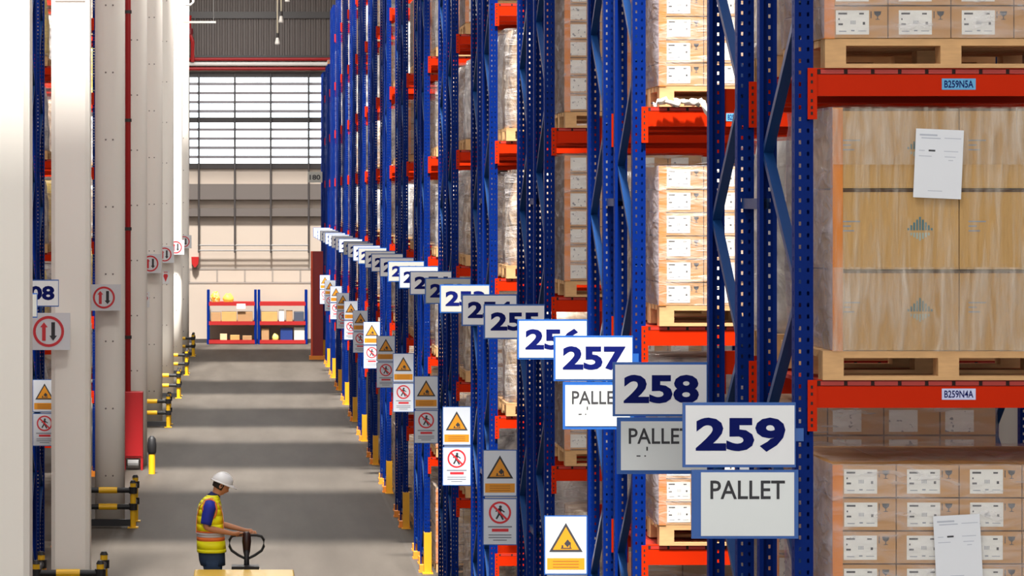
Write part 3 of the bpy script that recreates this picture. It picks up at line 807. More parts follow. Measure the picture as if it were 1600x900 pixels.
# ------------------------------------------------------------------ safety signs
def safety_meshes():
    W_, H_ = .30, .41
    A = MB().box(0, W_, 0, .004, 0, H_).box(.008, W_ - .008, -.001, 0, .008, H_ - .008, 1).mesh('warning_panel', [SIGNB, mat('plate_pale', (.62, .66, .72), .5)])
    t = MB(); cx = W_ / 2
    def tri(r, y, mi, zc=.235): t.poly([(cx - r * .866, y, zc - r * .5), (cx + r * .866, y, zc - r * .5), (cx, y, zc + r)], mi)
    tri(.135, -.002, 0, .225); tri(.105, -.0026, 1, .225)
    # tilting load pictogram
    t.poly([(cx - .012, -.0032, .215), (cx + .012, -.0032, .245), (cx + .034, -.0032, .22), (cx + .012, -.0032, .19)], 0)
    t.poly([(cx - .035, -.0032, .18), (cx + .04, -.0032, .18), (cx + .04, -.0032, .187), (cx - .035, -.0032, .187)], 0)
    t.poly([(cx + .026, -.0032, .187), (cx + .034, -.0032, .187), (cx + .034, -.0032, .225), (cx + .026, -.0032, .225)], 0)
    t.poly([(cx - .03, -.0032, .187), (cx - .018, -.0032, .187), (cx - .018, -.0032, .205), (cx - .03, -.0032, .205)], 0)
    T = t.mesh('warning_triangle', [INK, WARN])
    c = MB().box(.02, W_ - .02, -.002, -.001, .035, .115)
    for z in (.09, .07, .05): c.box(.06, W_ - .06, -.0028, -.002, z, z + .006, 1)
    C = c.mesh('caption_strip', [WARN, mat('ink_brown', (.35, .12, .01), .7)])
    B = MB().box(0, W_, 0, .004, 0, H_).box(.008, W_ - .008, -.001, 0, .008, H_ - .008, 1).mesh('prohibition_panel', [SIGNB, MATS['plate_pale']])
    p = MB(); zc = .285; ro, ri = .098, .080; n = 28
    for i in range(n):
        a, b = 2 * math.pi * i / n, 2 * math.pi * (i + 1) / n
        p.poly([(cx + ro * math.cos(a), -.002, zc + ro * math.sin(a)), (cx + ri * math.cos(a), -.002, zc + ri * math.sin(a)), (cx + ri * math.cos(b), -.002, zc + ri * math.sin(b)), (cx + ro * math.cos(b), -.002, zc + ro * math.sin(b))], 0)
    def ln(x0, z0, x1, z1, w_, mi, y=-.0026):
        d = Vector((x1 - x0, z1 - z0)).normalized() * w_ / 2
        p.poly([(cx + x0 - d.y, y, zc + z0 + d.x), (cx + x0 + d.y, y, zc + z0 - d.x), (cx + x1 + d.y, y, zc + z1 - d.x), (cx + x1 - d.y, y, zc + z1 + d.x)], mi)
    p.poly([(cx + .004 + .013 * math.cos(a), -.0026, zc + .05 + .013 * math.sin(a)) for a in [2 * math.pi * i / 10 for i in range(10)]], 1)
    ln(0, .038, -.004, -.008, .03, 1); ln(-.002, -.005, .028, -.062, .016, 1); ln(-.004, -.005, -.032, -.055, .016, 1); ln(.004, .03, .04, .004, .011, 1); ln(0, .03, -.038, .01, .011, 1)
    ln(-.062, .062, .062, -.062, .018, 0, -.0032)
    Pm = p.mesh('prohibition_symbol', [SREC, INK])
    q = MB()
    for z, x0, x1, h_, mi in ((.155, .045, .255, .012, 0), (.118, .08, .225, .026, 1), (.085, .05, .25, .009, 0), (.062, .05, .25, .009, 0), (.04, .09, .21, .008, 0)):
        q.box(x0, x1, -.002, -.001, z, z + h_, mi)
    Q = q.mesh('notice_lines', [mat('ink_slate', (.18, .2, .24), .7), SREC])
    return A, T, C, B, Pm, Q
SM = safety_meshes()
def safety_sign(x0, D, z0, label):
    e = empty('safety_sign', (x0, D - .03, z0), label, 'sign', 'two-panel safety signs at the row ends')
    up = put('warning_panel', SM[0], e, (0, 0, .425)); put('warning_triangle', SM[1], up); put('caption_strip', SM[2], up)
    lo = put('prohibition_panel', SM[3], e); put('prohibition_symbol', SM[4], lo); put('notice_lines', SM[5], lo)
    put('mounting_rail', MB().box(.02, .299, .004, .012, .38, .44).mesh('mounting_rail', STEEL), e)
    return e
for k in range(1, 14):
    row = 258 - 2 * k
    safety_sign(XR - .34, 12.8 + 5.4 * k + 2.45, 1.968, f'warning triangle over no-walking notice, {ORD[k - 1]} such sign from the front')
ls = safety_sign(-2.70, 37.27, 1.90, 'warning triangle over no-walking notice beside the white columns, partly hidden')
put('side_arm', MB().box(-.09, .1, .004, .034, .39, .43).mesh('side_arm', STEEL), ls)

# two-arrow signs on the columns
def arrow_sign(xc, D, zc, wd, ht, label):
    e = empty('arrow_sign', (xc, D, zc), label, 'traffic sign', 'two-arrow signs on the columns')
    put('plate', MB().box(-wd / 2, wd / 2, -.012, 0, -ht / 2, ht / 2).mesh('plate', mat('plate_white', (.70, .71, .74), .5)), e)
    put('blue_edge', MB().box(-wd / 2 - .012, -wd / 2 + .035, -.015, -.0, -ht / 2, ht / 2).mesh('blue_edge', mat('edge_blue', (.12, .28, .60), .5)), e)
    m = MB(); ro = ht * .42; ri = ht * .345; n = 32; y = -.017
    for i in range(n):
        a, b = 2 * math.pi * i / n, 2 * math.pi * (i + 1) / n
        m.poly([(ro * math.cos(a), y, ro * math.sin(a)), (ri * math.cos(a), y, ri * math.sin(a)), (ri * math.cos(b), y, ri * math.sin(b)), (ro * math.cos(b), y, ro * math.sin(b))])
    put('red_ring', m.mesh('red_ring', SREC), e)
    def arrow(s, x): 
        h = ht * .25; pts = [(x - .022, -h), (x + .022, -h), (x + .022, h * .45), (x + .045, h * .45), (x, h), (x - .045, h * .45), (x - .022, h * .45)]
        pts = [(a, y, s * b) for a, b in pts]
        return MB().poly(pts if s > 0 else pts[::-1])
    put('up_arrow', arrow(1, -.055).mesh('up_arrow', SREC), e); put('down_arrow', arrow(-1, .055).mesh('down_arrow', INK), e)
    put('bracket', MB().box(max(-wd / 2 + .05, XC - .2 - xc), min(wd / 2 - .05, XC + .2 - xc), 0, .248, -.03, .03).mesh('bracket', STEEL), e)
arrow_sign(-2.372, 35.35, 3.42, .515, .44, 'largest two-arrow sign with red ring, on the second column')
arrow_sign(-2.20, 45.35, 3.49, .52, .40, 'two-arrow sign with red ring on the round column')
arrow_sign(-2.15, 65.35, 3.57, .48, .42, 'two-arrow sign with red ring on the fifth column')
arrow_sign(-2.12, 75.35, 3.58, .48, .42, 'two-arrow sign with red ring on the sixth column')
arrow_sign(-2.08, 85.35, 3.60, .48, .42, 'two-arrow sign with red ring on the seventh column')
arrow_sign(-2.05, 94.95, 3.62, .48, .42, 'smallest two-arrow sign, on the last column before the wall')
def fire_plate(x, D, z, label, s=1.):
    e = empty('fire_point_plate', (x, D, z), label, 'sign')
    put('plate', MB().box(-.09 * s, .09 * s, -.004, 0, -.17 * s, .17 * s).mesh('plate', SIGNW), e)
    put('red_symbol', MB().poly([(-.06 * s, -.006, .03 * s), (0, -.006, -.12 * s), (.06 * s, -.006, .03 * s), (.04 * s, -.006, .08 * s), (-.04 * s, -.006, .08 * s)]).box(-.05 * s, .05 * s, -.006, -.005, .115 * s, .135 * s).mesh('red_symbol', SREC), e)
fire_plate(-2.27, 65.597, 2.77, 'small white and red fire point plate on the fifth column')
fire_plate(-2.10, 75.595, 3.0, 'small white and red fire point plate on the sixth column')

# ------------------------------------------------------------------ racks on the other side, behind the white columns
XL = -2.76
for k in range(6):
    D = 31.9 + 5.4 * k; n = 208 + 2 * k
    rack_row(XL, D, -1, 10.4, f'blue and orange pallet rack, {ORD[n - 207]} one behind the white columns', 'blue pallet racks behind the white columns')
    rack_row(XL, D + 1.5, -1, 10.4, f'blue and orange pallet rack, {ORD[n - 206]} one behind the white columns', 'blue pallet racks behind the white columns', rear=True)
    for lv, z in enumerate(LEV[:6]):
        if k == 0: continue
        st = ['brown', 'yellow', 'grey', 'brown', 'yellow', 'grey'][(lv * 2 + k) % 6]
        pallet(XL - .12 - PW, D - .03, z, f'wooden pallet {at_level(n, lv)}', f'wooden pallets in row {n}', False)
        load_far(XL - .12 - PW, D - .03, z + PH, .95, st, f'{DESC[st]} {at_level(n, lv)}', f'pallet loads in row {n}', n + lv)
rack_row(XL, 28.0, -1, 10.4, 'blue and orange pallet rack, the first one behind the white columns', 'blue pallet racks behind the white columns', rear=True)
number_sign(208, -2.03, 31.9, 3.84, 4.13, wd=.50, note='white row number sign ending in 08, partly behind grey sign 207', br=.185)
number_sign(207, -2.05, 28.95, 3.84, 4.08, wd=.50, white=False, note='dull grey row number sign ending in 7, behind the first column', br=.165)

# ------------------------------------------------------------------ far wall fittings
p = empty('sprinkler_main', (0, WALL_Y - .35, 9.72), 'twin red pipes with a pale pipe between, high on the end wall', 'pipe')
put('pipe', MB().cyl((-2.2, 0, .08), (3.4, 0, .08), .06, n=10).mesh('pipe', PIPE), p)
put('pipe', MB().cyl((-2.2, 0, -.25), (3.4, 0, -.25), .06, n=10).mesh('pipe', PIPE), p)
put('pale_pipe', MB().cyl((-2.2, -.02, -.085), (3.4, -.02, -.085), .07, n=10).mesh('pale_pipe', PWHITE), p)
for x in (-2.1, 0, 2.2): put('pipe_bracket', MB().box(x - .03, x + .03, .04, .285, -.3, .16).mesh('pipe_bracket', DARKST), p)
e = empty('drop_pipe', (-1.92, WALL_Y - .5, 9.7), 'short dark red drop pipe above the twin pipes beside last column', 'pipe')
put('pipe', MB().tube([(0, 0, 0), (0, 0, .7), (-.1, 0, 1.0), (-.1, 0, 1.6)], .07, 8).mesh('pipe', PIPE), e)
put('valve', MB().cyl((-.1, 0, .95), (-.1, 0, 1.15), .12, n=10).mesh('valve', mat('valve_dark_red', (.15, .005, .01), .5)), e)
e = empty('tube_lamp', (-1.55, 90, 10.3), 'white fluorescent tube lamp hanging before the ribbed wall', 'lamp')
put('housing', MB().box(-.6, .57, -.05, .05, 0, .06).mesh('housing', PWHITE), e)
for x in (-.5, .5): put('suspension_wire', MB().cyl((x, 0, .06), (x, 0, 2.3), .008, n=5).mesh('suspension_wire', STEEL), e)
e = empty('white_pipe_elbow', (-2.35, 84.9, 10.6), 'white pipe with elbow at the top of the far columns', 'pipe')
put('pipe', MB().tube([(.15, 0, -.3), (.15, 0, .28), (.22, 0, .36), (1.0, 0, .36)], .045, 10).mesh('pipe', PWHITE, True), e)
put('branch', MB().tube([(.78, 0, 2.0), (.78, 0, -.0), (.70, 0, -.08), (.55, 0, -.08)], .035, 8).mesh('branch', PWHITE, True), e)
def hanger(x, D, z, label):
    e = empty('hanging_lamp', (x, D, z), label, 'lamp')
    put('cable', MB().cyl((0, 0, .3), (0, 0, ROOF_Z - z), .022, n=6).mesh('cable', mat('cable_tan', (.45, .40, .30), .6)), e)
    put('coupling', MB().cyl((0, 0, .2), (0, 0, .34), .05, n=8).mesh('coupling', DARKST), e)
    put('lamp_head', MB().tube([(0, 0, 0), (0, 0, .05), (0, 0, .2), (0, 0, .24)], [.08, .075, .04, .03], 10).mesh('lamp_head', PWHITE, True), e)
hanger(.88, 90, 9.66, 'low lamp head hanging on a tan cable before the ribbed wall')
hanger(1.0, 90.5, 10.35, 'lamp head hanging slightly higher beside the low lamp')
hanger(1.18, 90, 10.95, 'highest lamp head hanging beside the two lower lamps')
e = empty('horn', (-1.84, WALL_Y - .2, 2.62), 'dark red shield-shaped alarm on the end wall', 'alarm')
put('body', MB().loft([[(-.02, 0, 0), (.02, 0, 0), (.02, .2, 0), (-.02, .2, 0)], [(-.11, 0, .12), (.11, 0, .12), (.11, .2, .12), (-.11, .2, .12)], [(-.13, 0, .36), (.13, 0, .36), (.13, .2, .36), (-.13, .2, .36)]]).mesh('body', PIPE), e)
def small_sign(x, D, z, wd, ht, txt, label):
    e = empty('small_sign', (x, D, z), label, 'sign')
    put('plate', MB().box(0, wd, 0, .02, 0, ht).mesh('plate', SIGNG), e)
    if txt:
        m = MB(); text(m, txt, .06, wd - .06, ht * .25, ht * .72, -.004, 0, .03); put('number', m.mesh('number', INK), e)
    put('arm', MB().box(wd - .05, wd + .0, .02, .06, ht * .4, ht * .6).mesh('arm', STEEL), e)
small_sign(1.87, 93.72, 5.50, .46, .34, '180', 'small grey sign high on the last racks before the wall')
e = empty('red_steel_post', (2.13, 92.4, 0), 'dark red steel portal post with orange foot at the aisle end', 'post')
put('flange', MB().box(-.19, -.13, -.1, .1, .05, 3.36).mesh('flange', mat('post_red_lit_edge', (.60, .06, .015), .4)), e)  # same red post, light on this edge painted in as orange-red
put('web', MB().box(-.13, .19, -.06, .06, .05, 3.36).mesh('web', mat('post_dark_red', (.22, .008, .008), .4)), e)
put('foot', MB().box(-.24, .24, -.14, .14, 0, .12).mesh('foot', ORA), e)

# two low shelving units before the end wall
def shelving(x0, label):
    e = empty('shelving_unit', (x0, WALL_Y - 1.0, 0), label, 'shelving', 'low shelving units at the end wall')
    for x in (.0, 1.62):
        for y in (0, .6): put('post', MB().box(x, x + .09, y, y + .06, 0, 1.86).mesh('post', BLUE), e)
    for z in (.08, .72, 1.38):
        s_ = put('shelf', MB().box(.05, 1.66, .02, .64, z, z + .03).mesh('shelf', mat('shelf_board', (.45, .30, .17), .7)), e)
        put('shelf_beam', MB().box(.07, 1.64, -.02, .02, z - .06, z + .07).mesh('shelf_beam', mat('shelf_red', (.32, .012, .012), .4)), s_)
        put('shelf_beam', MB().box(.07, 1.64, .64, .68, z - .06, z + .07).mesh('shelf_beam', MATS['shelf_red']), s_)
    return e
SX1, SX2 = -1.42, .32
shelving(SX1, 'low shelving unit with red shelves holding yellow bundle on top')
shelving(SX2, 'low shelving unit with red shelves beside the red steel post')
def item(name, x, z, w_, h_, d_, m_, label, cat, shape='box'):
    y = WALL_Y - .93
    if shape == 'box':
        o = put(name, MB().box(0, w_, 0, d_, 0, h_).mesh(name, m_), None, (x, y, z)); bevel(o, .012)
    else:
        rg = []
        for k in range(7):
            t = k / 6; r = math.sin(math.pi * (.18 + .74 * t)) ** .6
            rg.append([(w_ / 2 + w_ / 2 * r * math.cos(a) * (1 + .2 * noise.noise(Vector((a, t * 3, x)))), d_ / 2 + d_ / 2 * r * math.sin(a), t * h_ * (1 + .12 * math.sin(a * 2))) for a in [2 * math.pi * i / 16 for i in range(16)]])
        o = put(name, MB().loft(rg).mesh(name, m_, True), None, (x, y, z))
    return tag(o, label, cat)
C2 = mat('carton_dull', (.36, .20, .09), .8, var=.15); C3 = mat('carton_pale', (.62, .42, .24), .8)
TOP, MID, LOW = 1.413, .753, .113
item('bag', SX1 + .12, TOP, .34, .36, .35, mottled('bag_mix', [(.6, .1, .02), (.8, .45, .05), (.8, .7, .5)], 9), 'orange and yellow bag on top of the shelving unit', 'bag', 'sack')
item('bag', SX1 + .54, TOP, .38, .30, .4, mat('bag_yellow', (.75, .42, .06), .6, var=.3, vscale=9), 'yellow bag beside the orange bag on top of the shelving', 'bag', 'sack')
item('cardboard_box', SX1 + .14, MID, .34, .34, .4, C2, 'dark cardboard box at the end of the middle shelf, below the bags', 'box')
item('cardboard_box', SX1 + .50, MID, .52, .36, .4, CART, 'wide cardboard box in the middle of the middle shelf', 'box')
item('cardboard_box', SX1 + 1.05, MID, .52, .36, .4, C2, 'cardboard box with a white paper above it on the middle shelf', 'box')
tag(put('paper_notice', MB().box(0, .30, 0, .004, 0, .17).mesh('paper_notice', PAPER), None, (SX1 + 1.02, WALL_Y - 1.026, 1.22)), 'white paper notice hanging below the top red shelf', 'notice')
item('cardboard_box', SX1 + .45, LOW, .24, .24, .3, C3, 'pale cardboard box on the bottom shelf under the bags', 'box')
item('cardboard_box', SX1 + .80, LOW, .32, .20, .3, CART, 'low brown box on the bottom shelf, middle of three', 'box')
item('cardboard_box', SX1 + 1.22, LOW, .32, .18, .3, C2, 'low dark brown box on the bottom shelf, next to the blue post', 'box')
item('cardboard_box', SX2 + .13, MID, .55, .36, .4, CART, 'brown box on the middle shelf of the unit by the red post', 'box')
item('white_carton', SX2 + .74, MID, .17, .42, .3, PWHITE, 'tall narrow white carton on the middle shelf', 'box')
item('cardboard_box', SX2 + .98, MID, .22, .40, .3, C2, 'narrow brown box beside the white carton', 'box')
item('dark_crate', SX2 + 1.25, MID, .34, .36, .4, mat('crate_slate', (.05, .06, .09), .5), 'dark slate crate at the end of the middle shelf', 'crate')
item('cardboard_box', SX2 + .13, LOW, .26, .42, .3, C2, 'upright brown box on the bottom shelf by the blue post', 'box')
item('yellow_pouch', SX2 + .50, LOW, .22, .24, .2, mat('pouch_yellow', (.75, .55, .15), .6), 'small yellow pouch on the bottom shelf', 'pouch', 'sack')
item('blue_crate', SX2 + .78, LOW, .42, .44, .4, mat('crate_blue', (.008, .03, .16), .5), 'dark blue plastic crate on the bottom shelf', 'crate')
item('pale_bin', SX2 + 1.25, LOW, .36, .46, .4, mat('bin_pale', (.50, .48, .44), .6), 'pale grey bin on the bottom shelf beside the blue crate', 'bin')

# ------------------------------------------------------------------ pallet truck
PX, PY = -.02, 35.75
t = empty('pallet_truck', (PX, PY, 0), 'yellow lifting pallet truck with black loop handle held by the worker', 'pallet truck')
put('deck', MB().box(-.62, .56, -1.75, -.45, .50, .60).mesh('deck', mat('truck_yellow', (.88, .56, .08), .45)), t)
bevel(t.children[-1], .02, 3)
for x in (-.45, .33): put('fork', MB().box(x, x + .16, -1.75, -.26, .10, .16).mesh('fork', MATS['truck_yellow']), t)
for x in (-.37, .41):
    put('scissor_arm', MB().bar((x, -1.6, .15), (x, -.6, .51), .03, .05).mesh('scissor_arm', DARKST), t)
    put('scissor_arm', MB().bar((x + .04, -.6, .15), (x + .04, -1.6, .51), .03, .05).mesh('scissor_arm', DARKST), t)
    put('roller', MB().cyl((x - .04, -1.6, .05), (x + .04, -1.6, .05), .05, n=14).mesh('roller', BLK), t)
put('chassis', MB().box(-.20, .20, -.3, -.08, .1, .42).box(-.16, .16, -.25, -.05, .42, .56).mesh('chassis', MATS['truck_yellow']), t)
put('cross_plate', MB().box(-.18, .15, -.28, -.04, .565, .61).mesh('cross_plate', BLK), t)
for x in (-.09, .05): put('steer_wheel', MB().cyl((x, -.05, .09), (x + .05, -.05, .09), .09, n=18).mesh('steer_wheel', BLK), t)
stem_ = put('stem', MB().tube([(0, -.1, .55), (0, -.05, .72), (0, 0, .80)], [.034, .03, .028], 10).mesh('stem', BLK, True), t)
put('control_head', MB().tube([(0, 0, .70), (0, 0, .76), (0, 0, .88), (0, 0, .97), (0, 0, .995)], [.028, .042, .055, .05, .03], 12).mesh('control_head', mat('head_dark', (.03, .008, .008), .4), True), t)
lp = [(0, 0, .665), (-.10, 0, .715), (-.18, 0, .77), (-.205, 0, .82), (-.205, 0, .90), (-.18, 0, .94), (-.12, 0, .955), (0, 0, .955), (.12, 0, .955), (.18, 0, .94), (.205, 0, .90), (.205, 0, .82), (.18, 0, .77), (.10, 0, .715)]
put('loop_handle', MB().tube(lp, .0165, 10, closed=True).mesh('loop_handle', BLK, True), t)

# ------------------------------------------------------------------ the worker
SKIN = mat('skin', (.56, .24, .12), .55); HAIR = mat('hair_dark', (.02, .014, .01), .8)
VEST = mat('vest_yellow', (.95, .93, .0), .6, var=.05); VORA = mat('vest_orange', (.90, .20, .04), .6); VSIL = mat('vest_silver', (.55, .52, .55), .35)
SHIRT = mat('shirt_blue', (.01, .025, .36), .75, var=.15, vscale=12); JEAN = mat('jeans', (.02, .045, .10), .85, var=.3, vscale=14)
WX = -.455
man = empty('person', (0, PY, 0), 'worker in white helmet, yellow vest and jeans, looking down at the truck handle', 'person')
def skin_obj(name, V, E, m_, parent, sub=2, root=0):
    me = bpy.data.meshes.new(name); me.from_pydata([v[:3] for v in V], E, []); me.materials.append(m_)
    bm = bmesh.new(); bm.from_mesh(me); ly = bm.verts.layers.skin.verify(); bm.verts.ensure_lookup_table()
    for i, v in enumerate(V):
        r = v[3]; bm.verts[i][ly].radius = r if isinstance(r, tuple) else (r, r); bm.verts[i][ly].use_root = (i == root)
    bm.to_mesh(me); bm.free()
    o = put(name, me, parent); a = o.modifiers.new('skin', 'SKIN'); a.use_smooth_shade = True; a.branch_smoothing = .4
    s = o.modifiers.new('sub', 'SUBSURF'); s.levels = sub; s.render_levels = sub
    return o
V = []; E = []
def J(x, y, z, r, p=None):
    V.append((x, y, z, r)); i = len(V) - 1
    if p is not None: E.append((p, i))
    return i
pel = J(WX, 0, .88, (.13, .10)); sp = J(WX - .02, 0, 1.05, (.12, .10), pel); ch = J(WX - .01, 0, 1.27, (.14, .11), sp); nb = J(WX + .035, 0, 1.40, .065, ch); nk = J(WX + .075, 0, 1.455, .053, nb)
hd = J(WX + .115, 0, 1.53, (.074, .09), nk); J(WX + .135, 0, 1.60, (.07, .085), hd)
hands = {}
for sgn, el, wr, pa in ((-1, (WX - .06, -.235, 1.07), (-.175, -.135, .985), (-.10, -.085, .985)), (1, (WX + .06, .235, 1.08), (-.03, .14, .995), (.055, .085, .99))):
    a = J(WX + .0, sgn * .15, 1.345, .062, ch); b_ = J(WX - .01, sgn * .195, 1.29, .052, a); c_ = J(*el, .04, b_)
    m1 = [(el[i] * .6 + wr[i] * .4) for i in range(3)]; d_ = J(*m1, .040, c_); e_ = J(*wr, .025, d_); f_ = J(*pa, (.034, .018), e_)
    hands[sgn] = (f_, pa, wr)
for sgn in (-1, 1):
    h_ = J(WX, sgn * .09, .82, .088, pel); k_ = J(WX + .035, sgn * .105, .47, .058, h_); c_ = J(WX - .0, sgn * .11, .30, .055, k_); a_ = J(WX - .03, sgn * .115, .09, .036, c_)
    J(WX + .08, sgn * .125, .045, (.038, .028), a_); J(WX - .05, sgn * .115, .045, .032, a_)
skin_obj('body', V, E, SKIN, man)
# hands: five fingers each, closed on the handle bar (bar runs along x at z .955)
def hand(sgn):
    f_, pa, wr = hands[sgn]; x, y, z = pa
    P = [(x - .005, y, z, (.036, .017))]; ED = []
    for i, (dx, ln) in enumerate(((-.032, .060), (-.011, .070), (.011, .066), (.031, .052))):
        o = len(P)
        P += [(x + dx, y - sgn * .025, z + .004, .0095), (x + dx, -sgn * .0 + y - sgn * .060, z + .002, .009), (x + dx, y - sgn * (.060 + ln * .45), z - .020, .0085), (x + dx, y - sgn * .055, z - .046, .0075)]
        ED += [(0, o), (o, o + 1), (o + 1, o + 2), (o + 2, o + 3)]
    o = len(P); P += [(x + sgn * .035, y - sgn * .01, z - .014, .011), (x + sgn * .045, y - sgn * .04, z - .03, .010), (x + sgn * .030, y - sgn * .062, z - .045, .008)]
    ED += [(0, o), (o, o + 1), (o + 1, o + 2)]
    return skin_obj('hand', P, ED, SKIN, man, 1)
hand(-1); hand(1)
# head features: face to +x, looking down
Mh = Matrix.Translation((WX + .135, 0, 1.555)) @ Matrix.Rotation(R(30), 4, 'Y')
def head():
    m = MB(); n = 24; rings = []
    for k in range(15):
        t = k / 14; ph = math.pi * t; z = -math.cos(ph) * .122; r = max(.002, math.sin(ph)); ring = []
        for i in range(n):
            a = 2 * math.pi * i / n; cx, sy = math.cos(a), math.sin(a)
            rx = .098 if cx > 0 else .100; ry = .078
            if z < 0: ry *= 1 - .30 * (-z / .122) ** 1.5; rx *= (1 - .10 * (-z / .122)) if cx > 0 else (1 - .38 * (-z / .122))
            px = r ** .8 * rx * cx; py = r ** .8 * ry * sy
            if cx > .9:   # brow, nose, lips, chin
                f = (cx - .9) / .1
                px += f * (.022 * math.exp(-((z + .022) / .016) ** 2) + .007 * math.exp(-((z - .022) / .01) ** 2) + .006 * math.exp(-((z + .055) / .008) ** 2) + .008 * math.exp(-((z + .095) / .014) ** 2) - .007 * math.exp(-((z - .003) / .008) ** 2))
            ring.append(Mh @ Vector((px, py, z)))
        rings.append(ring)
    m.loft(rings)
    for sg in (-1, 1):   # ears
        m.loft([[Mh @ Vector((-.005 + .020 * s2 * math.cos(a), sg * (.070 + d2), -.008 + .032 * s2 * math.sin(a))) for a in [2 * math.pi * i / 10 for i in range(10)]] for d2, s2 in ((0, .7), (.010, 1), (.018, .9), (.012, .5))])
    return m
put('head', head().mesh('head', SKIN, True), man)
fe = MB()
for sg in (-1, 1):
    fe.loft([[Mh @ Vector((.088 + d2, sg * .032 + .013 * s2 * math.cos(a), .003 + .006 * s2 * math.sin(a))) for a in [2 * math.pi * i / 8 for i in range(8)]] for d2, s2 in ((0, 1), (.006, .8), (.008, .3))])
    fe.box(0, 0, 0, 0, 0, 0) if False else None
put('eye', fe.mesh('eye', mat('eye_dark', (.05, .04, .04), .3)), man)
put('mouth', MB().loft([[Mh @ Vector((.094 + d2, .024 * math.cos(a), -.057 + .004 * math.sin(a))) for a in [2 * math.pi * i / 8 for i in range(8)]] for d2 in (0, .012)]).mesh('mouth', mat('lips', (.36, .12, .09), .5)), man)
hr = MB(); rings = []
for k in range(8):
    t = k / 7; z = -.055 + t * .10; ring = []
    for i in range(16):
        a = R(75) + R(210) * i / 15; s_ = math.sqrt(max(0, 1 - (z / .135) ** 2)); ring.append((.106 * s_ * math.cos(a) * 1.02, .083 * s_ * math.sin(a), z))
    for i in range(15, -1, -1):
        a = R(75) + R(210) * i / 15; s_ = math.sqrt(max(0, 1 - (z / .135) ** 2)) * .9; ring.append((.106 * s_ * math.cos(a), .083 * s_ * math.sin(a), z))
    rings.append([Mh @ Vector(p) for p in ring])
put('hair', hr.loft(rings).mesh('hair', HAIR, True), man)
# helmet
hm = MB(); rings = []; n = 28
Mt = Matrix.Translation((WX + .145, 0, 1.585)) @ Matrix.Rotation(R(20), 4, 'Y')
for k in range(10):
    t = k / 9; z = .118 * math.sin(t * math.pi / 2); r = math.cos(t * math.pi / 2) * .97 + .03
    rings.append([Mt @ Vector((.132 * r * math.cos(a) - .005, .112 * r * math.sin(a), z)) for a in [2 * math.pi * i / n for i in range(n)]])
hm.loft(rings)
HEL = mat('helmet_white', (.88, .88, .88), .3)
hl = put('helmet', hm.mesh('helmet', HEL, True), man)
br_ = MB(); rg = []
for (ex, z) in ((0.0, .012), (1.0, .0), (1.0, -.008), (0, -.002)):
    rg.append([Mt @ Vector(((.130 + ex * (.012 + .055 * max(0, math.cos(a)) ** 2)) * math.cos(a) - .005, (.110 + ex * .012) * math.sin(a), z - ex * .012 * max(0, math.cos(a)))) for a in [2 * math.pi * i / n for i in range(n)]])
br_.loft(rg, cap=False); put('brim', br_.mesh('brim', HEL, True), hl)
put('ridge', MB().tube([Mt @ Vector((-.12 * math.cos(t_), 0, .118 * math.sin(t_) + .004)) for t_ in [R(20 + 14 * i) for i in range(11)]], .010, 8).mesh('ridge', HEL, True), hl)
# vest: lofted torso shell with openings for arms left by the sleeves
def tor(z, cx, hx, hy, n=32, p=.8):
    return [(WX + cx + hx * math.copysign(abs(math.cos(a)) ** p, math.cos(a)), hy * math.copysign(abs(math.sin(a)) ** p, math.sin(a)), z) for a in [2 * math.pi * i / n for i in range(n)]]
PROF = [(.76, 0.015, .178, .215), (.80, .012, .176, .213), (.90, .005, .170, .205), (.945, .003, .168, .203), (.965, .002, .168, .202), (1.0, 0, .168, .202), (1.02, 0, .167, .202), (1.10, -.005, .162, .203), (1.20, -.008, .155, .207), (1.28, -.008, .148, .207), (1.34, -.004, .132, .197), (1.385, .006, .11, .165), (1.42, .022, .085, .11), (1.44, .035, .065, .075)]
m = MB()
rr_ = [tor(*p_) for p_ in PROF]
for k in range(len(rr_) - 1):
    z0 = PROF[k][0]; mi = 0
    if z0 in (.90, .945 + .0) and False: mi = 1
    mi = {.90: 1, .945: 2, .965: 2, 1.0: 1}.get(z0, 0)
    m.loft([rr_[k], rr_[k + 1]], mi, cap=False)
vest = put('vest', m.mesh('vest', [VEST, VORA, VSIL], True), man)
sd_ = vest.modifiers.new('thick', 'SOLIDIFY'); sd_.thickness = .01
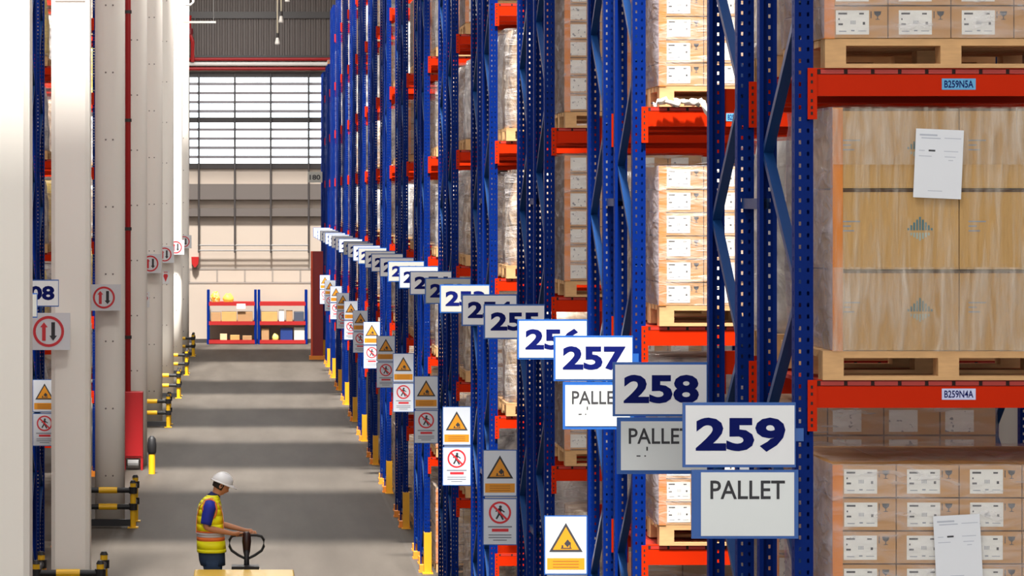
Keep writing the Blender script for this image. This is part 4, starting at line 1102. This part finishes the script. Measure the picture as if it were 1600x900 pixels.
# shoulder braces in orange with silver centre
for sg in (-1, 1):
    for wdt, mm, off, nm in ((.040, VORA, .006, 'orange_band'), (.016, VSIL, .009, 'silver_band')):
        pts = []
        path = [(1.0, .150, .13), (1.12, .150, .13), (1.22, .140, .13), (1.31, .115, .13), (1.385, .06, .12), (1.405, .02, .11), (1.385, -.06, .12), (1.31, -.125, .13), (1.2, -.152, .13), (1.1, -.158, .13), (1.0, -.16, .13)]
        mbb = MB()
        for (z1_, x1_, y1_), (z2_, x2_, y2_) in zip(path, path[1:]):
            mid = ((x1_ + x2_) / 2, (z1_ + z2_) / 2 - 1.15); L_ = math.hypot(*mid); nx_, nz_ = mid[0] / L_, mid[1] / L_
            o1 = [(WX + x1_ + nx_ * off, sg * (y1_ - wdt / 2), z1_ + nz_ * off), (WX + x1_ + nx_ * off, sg * (y1_ + wdt / 2), z1_ + nz_ * off)]
            o2 = [(WX + x2_ + nx_ * off, sg * (y2_ + wdt / 2), z2_ + nz_ * off), (WX + x2_ + nx_ * off, sg * (y2_ - wdt / 2), z2_ + nz_ * off)]
            mbb.poly(o1 + o2)
        b_ = put(nm, mbb.mesh(nm, mm), vest); q = b_.modifiers.new('thick', 'SOLIDIFY'); q.thickness = .006
    # armhole trim
    az = [(WX - .005 + .082 * math.cos(a), sg * (.212 - .05 * max(0, math.sin(a)) ** 2), 1.285 + .115 * math.sin(a)) for a in [2 * math.pi * i / 20 for i in range(20)]]
    put('orange_band', MB().tube(az, .014, 6, closed=True).mesh('orange_band', VORA, True), vest)
# shirt sleeves and collar
for sg, el in ((-1, (WX - .06, -.235, 1.07)), (1, (WX + .06, .235, 1.08))):
    a = Vector((WX - .0, sg * .165, 1.36)); b2 = Vector((WX - .01, sg * .205, 1.30)); e2 = Vector(el)
    put('sleeve', MB().tube([a, b2, b2.lerp(e2, .35), b2.lerp(e2, .7), b2.lerp(e2, .84)], [.068, .078, .074, .068, .066], 16).mesh('sleeve', SHIRT, True), man)
put('collar', MB().tube([(WX + .03, 0, 1.40), (WX + .05, 0, 1.43), (WX + .062, 0, 1.46)], [.082, .07, .062], 16).mesh('collar', mat('collar_navy', (.01, .02, .12), .8), True), man)
# jeans and boots
m = MB()
m.loft([tor(z, cx, hx, hy) for z, cx, hx, hy in ((.60, .03, .15, .19), (.66, .02, .158, .192), (.74, .014, .160, .19), (.79, .010, .155, .185))])
for sgn in (-1, 1):
    pr = [(.68, .02, .125, .095), (.58, .03, .115, .09), (.45, .035, .088, .078), (.30, .01, .080, .072), (.16, -.01, .075, .070), (.09, -.015, .085, .072)]
    m.loft([[(WX + cx + hx * math.cos(a), sgn * .105 + hy * math.sin(a), z) for a in [2 * math.pi * i / 20 for i in range(20)]] for z, cx, hx, hy in pr])
put('jeans', m.mesh('jeans', JEAN, True), man)
put('belt', MB().loft([tor(z, .012, .168, .20) for z in (.76, .80)]).mesh('belt', INK, True), man)
for sgn in (-1, 1):
    y = sgn * .12; rings = []
    for x, z1_, hw in ((-.09, .07, .03), (-.07, .12, .045), (-.02, .13, .05), (.04, .10, .05), (.12, .065, .05), (.19, .05, .042), (.215, .03, .02)):
        rings.append([(WX + x, y + hw * math.cos(a), max(0, z1_ / 2 + z1_ / 2 * math.sin(a))) for a in [2 * math.pi * i / 12 for i in range(12)]])
    put('boot', MB().loft(rings).mesh('boot', BLK, True), man)
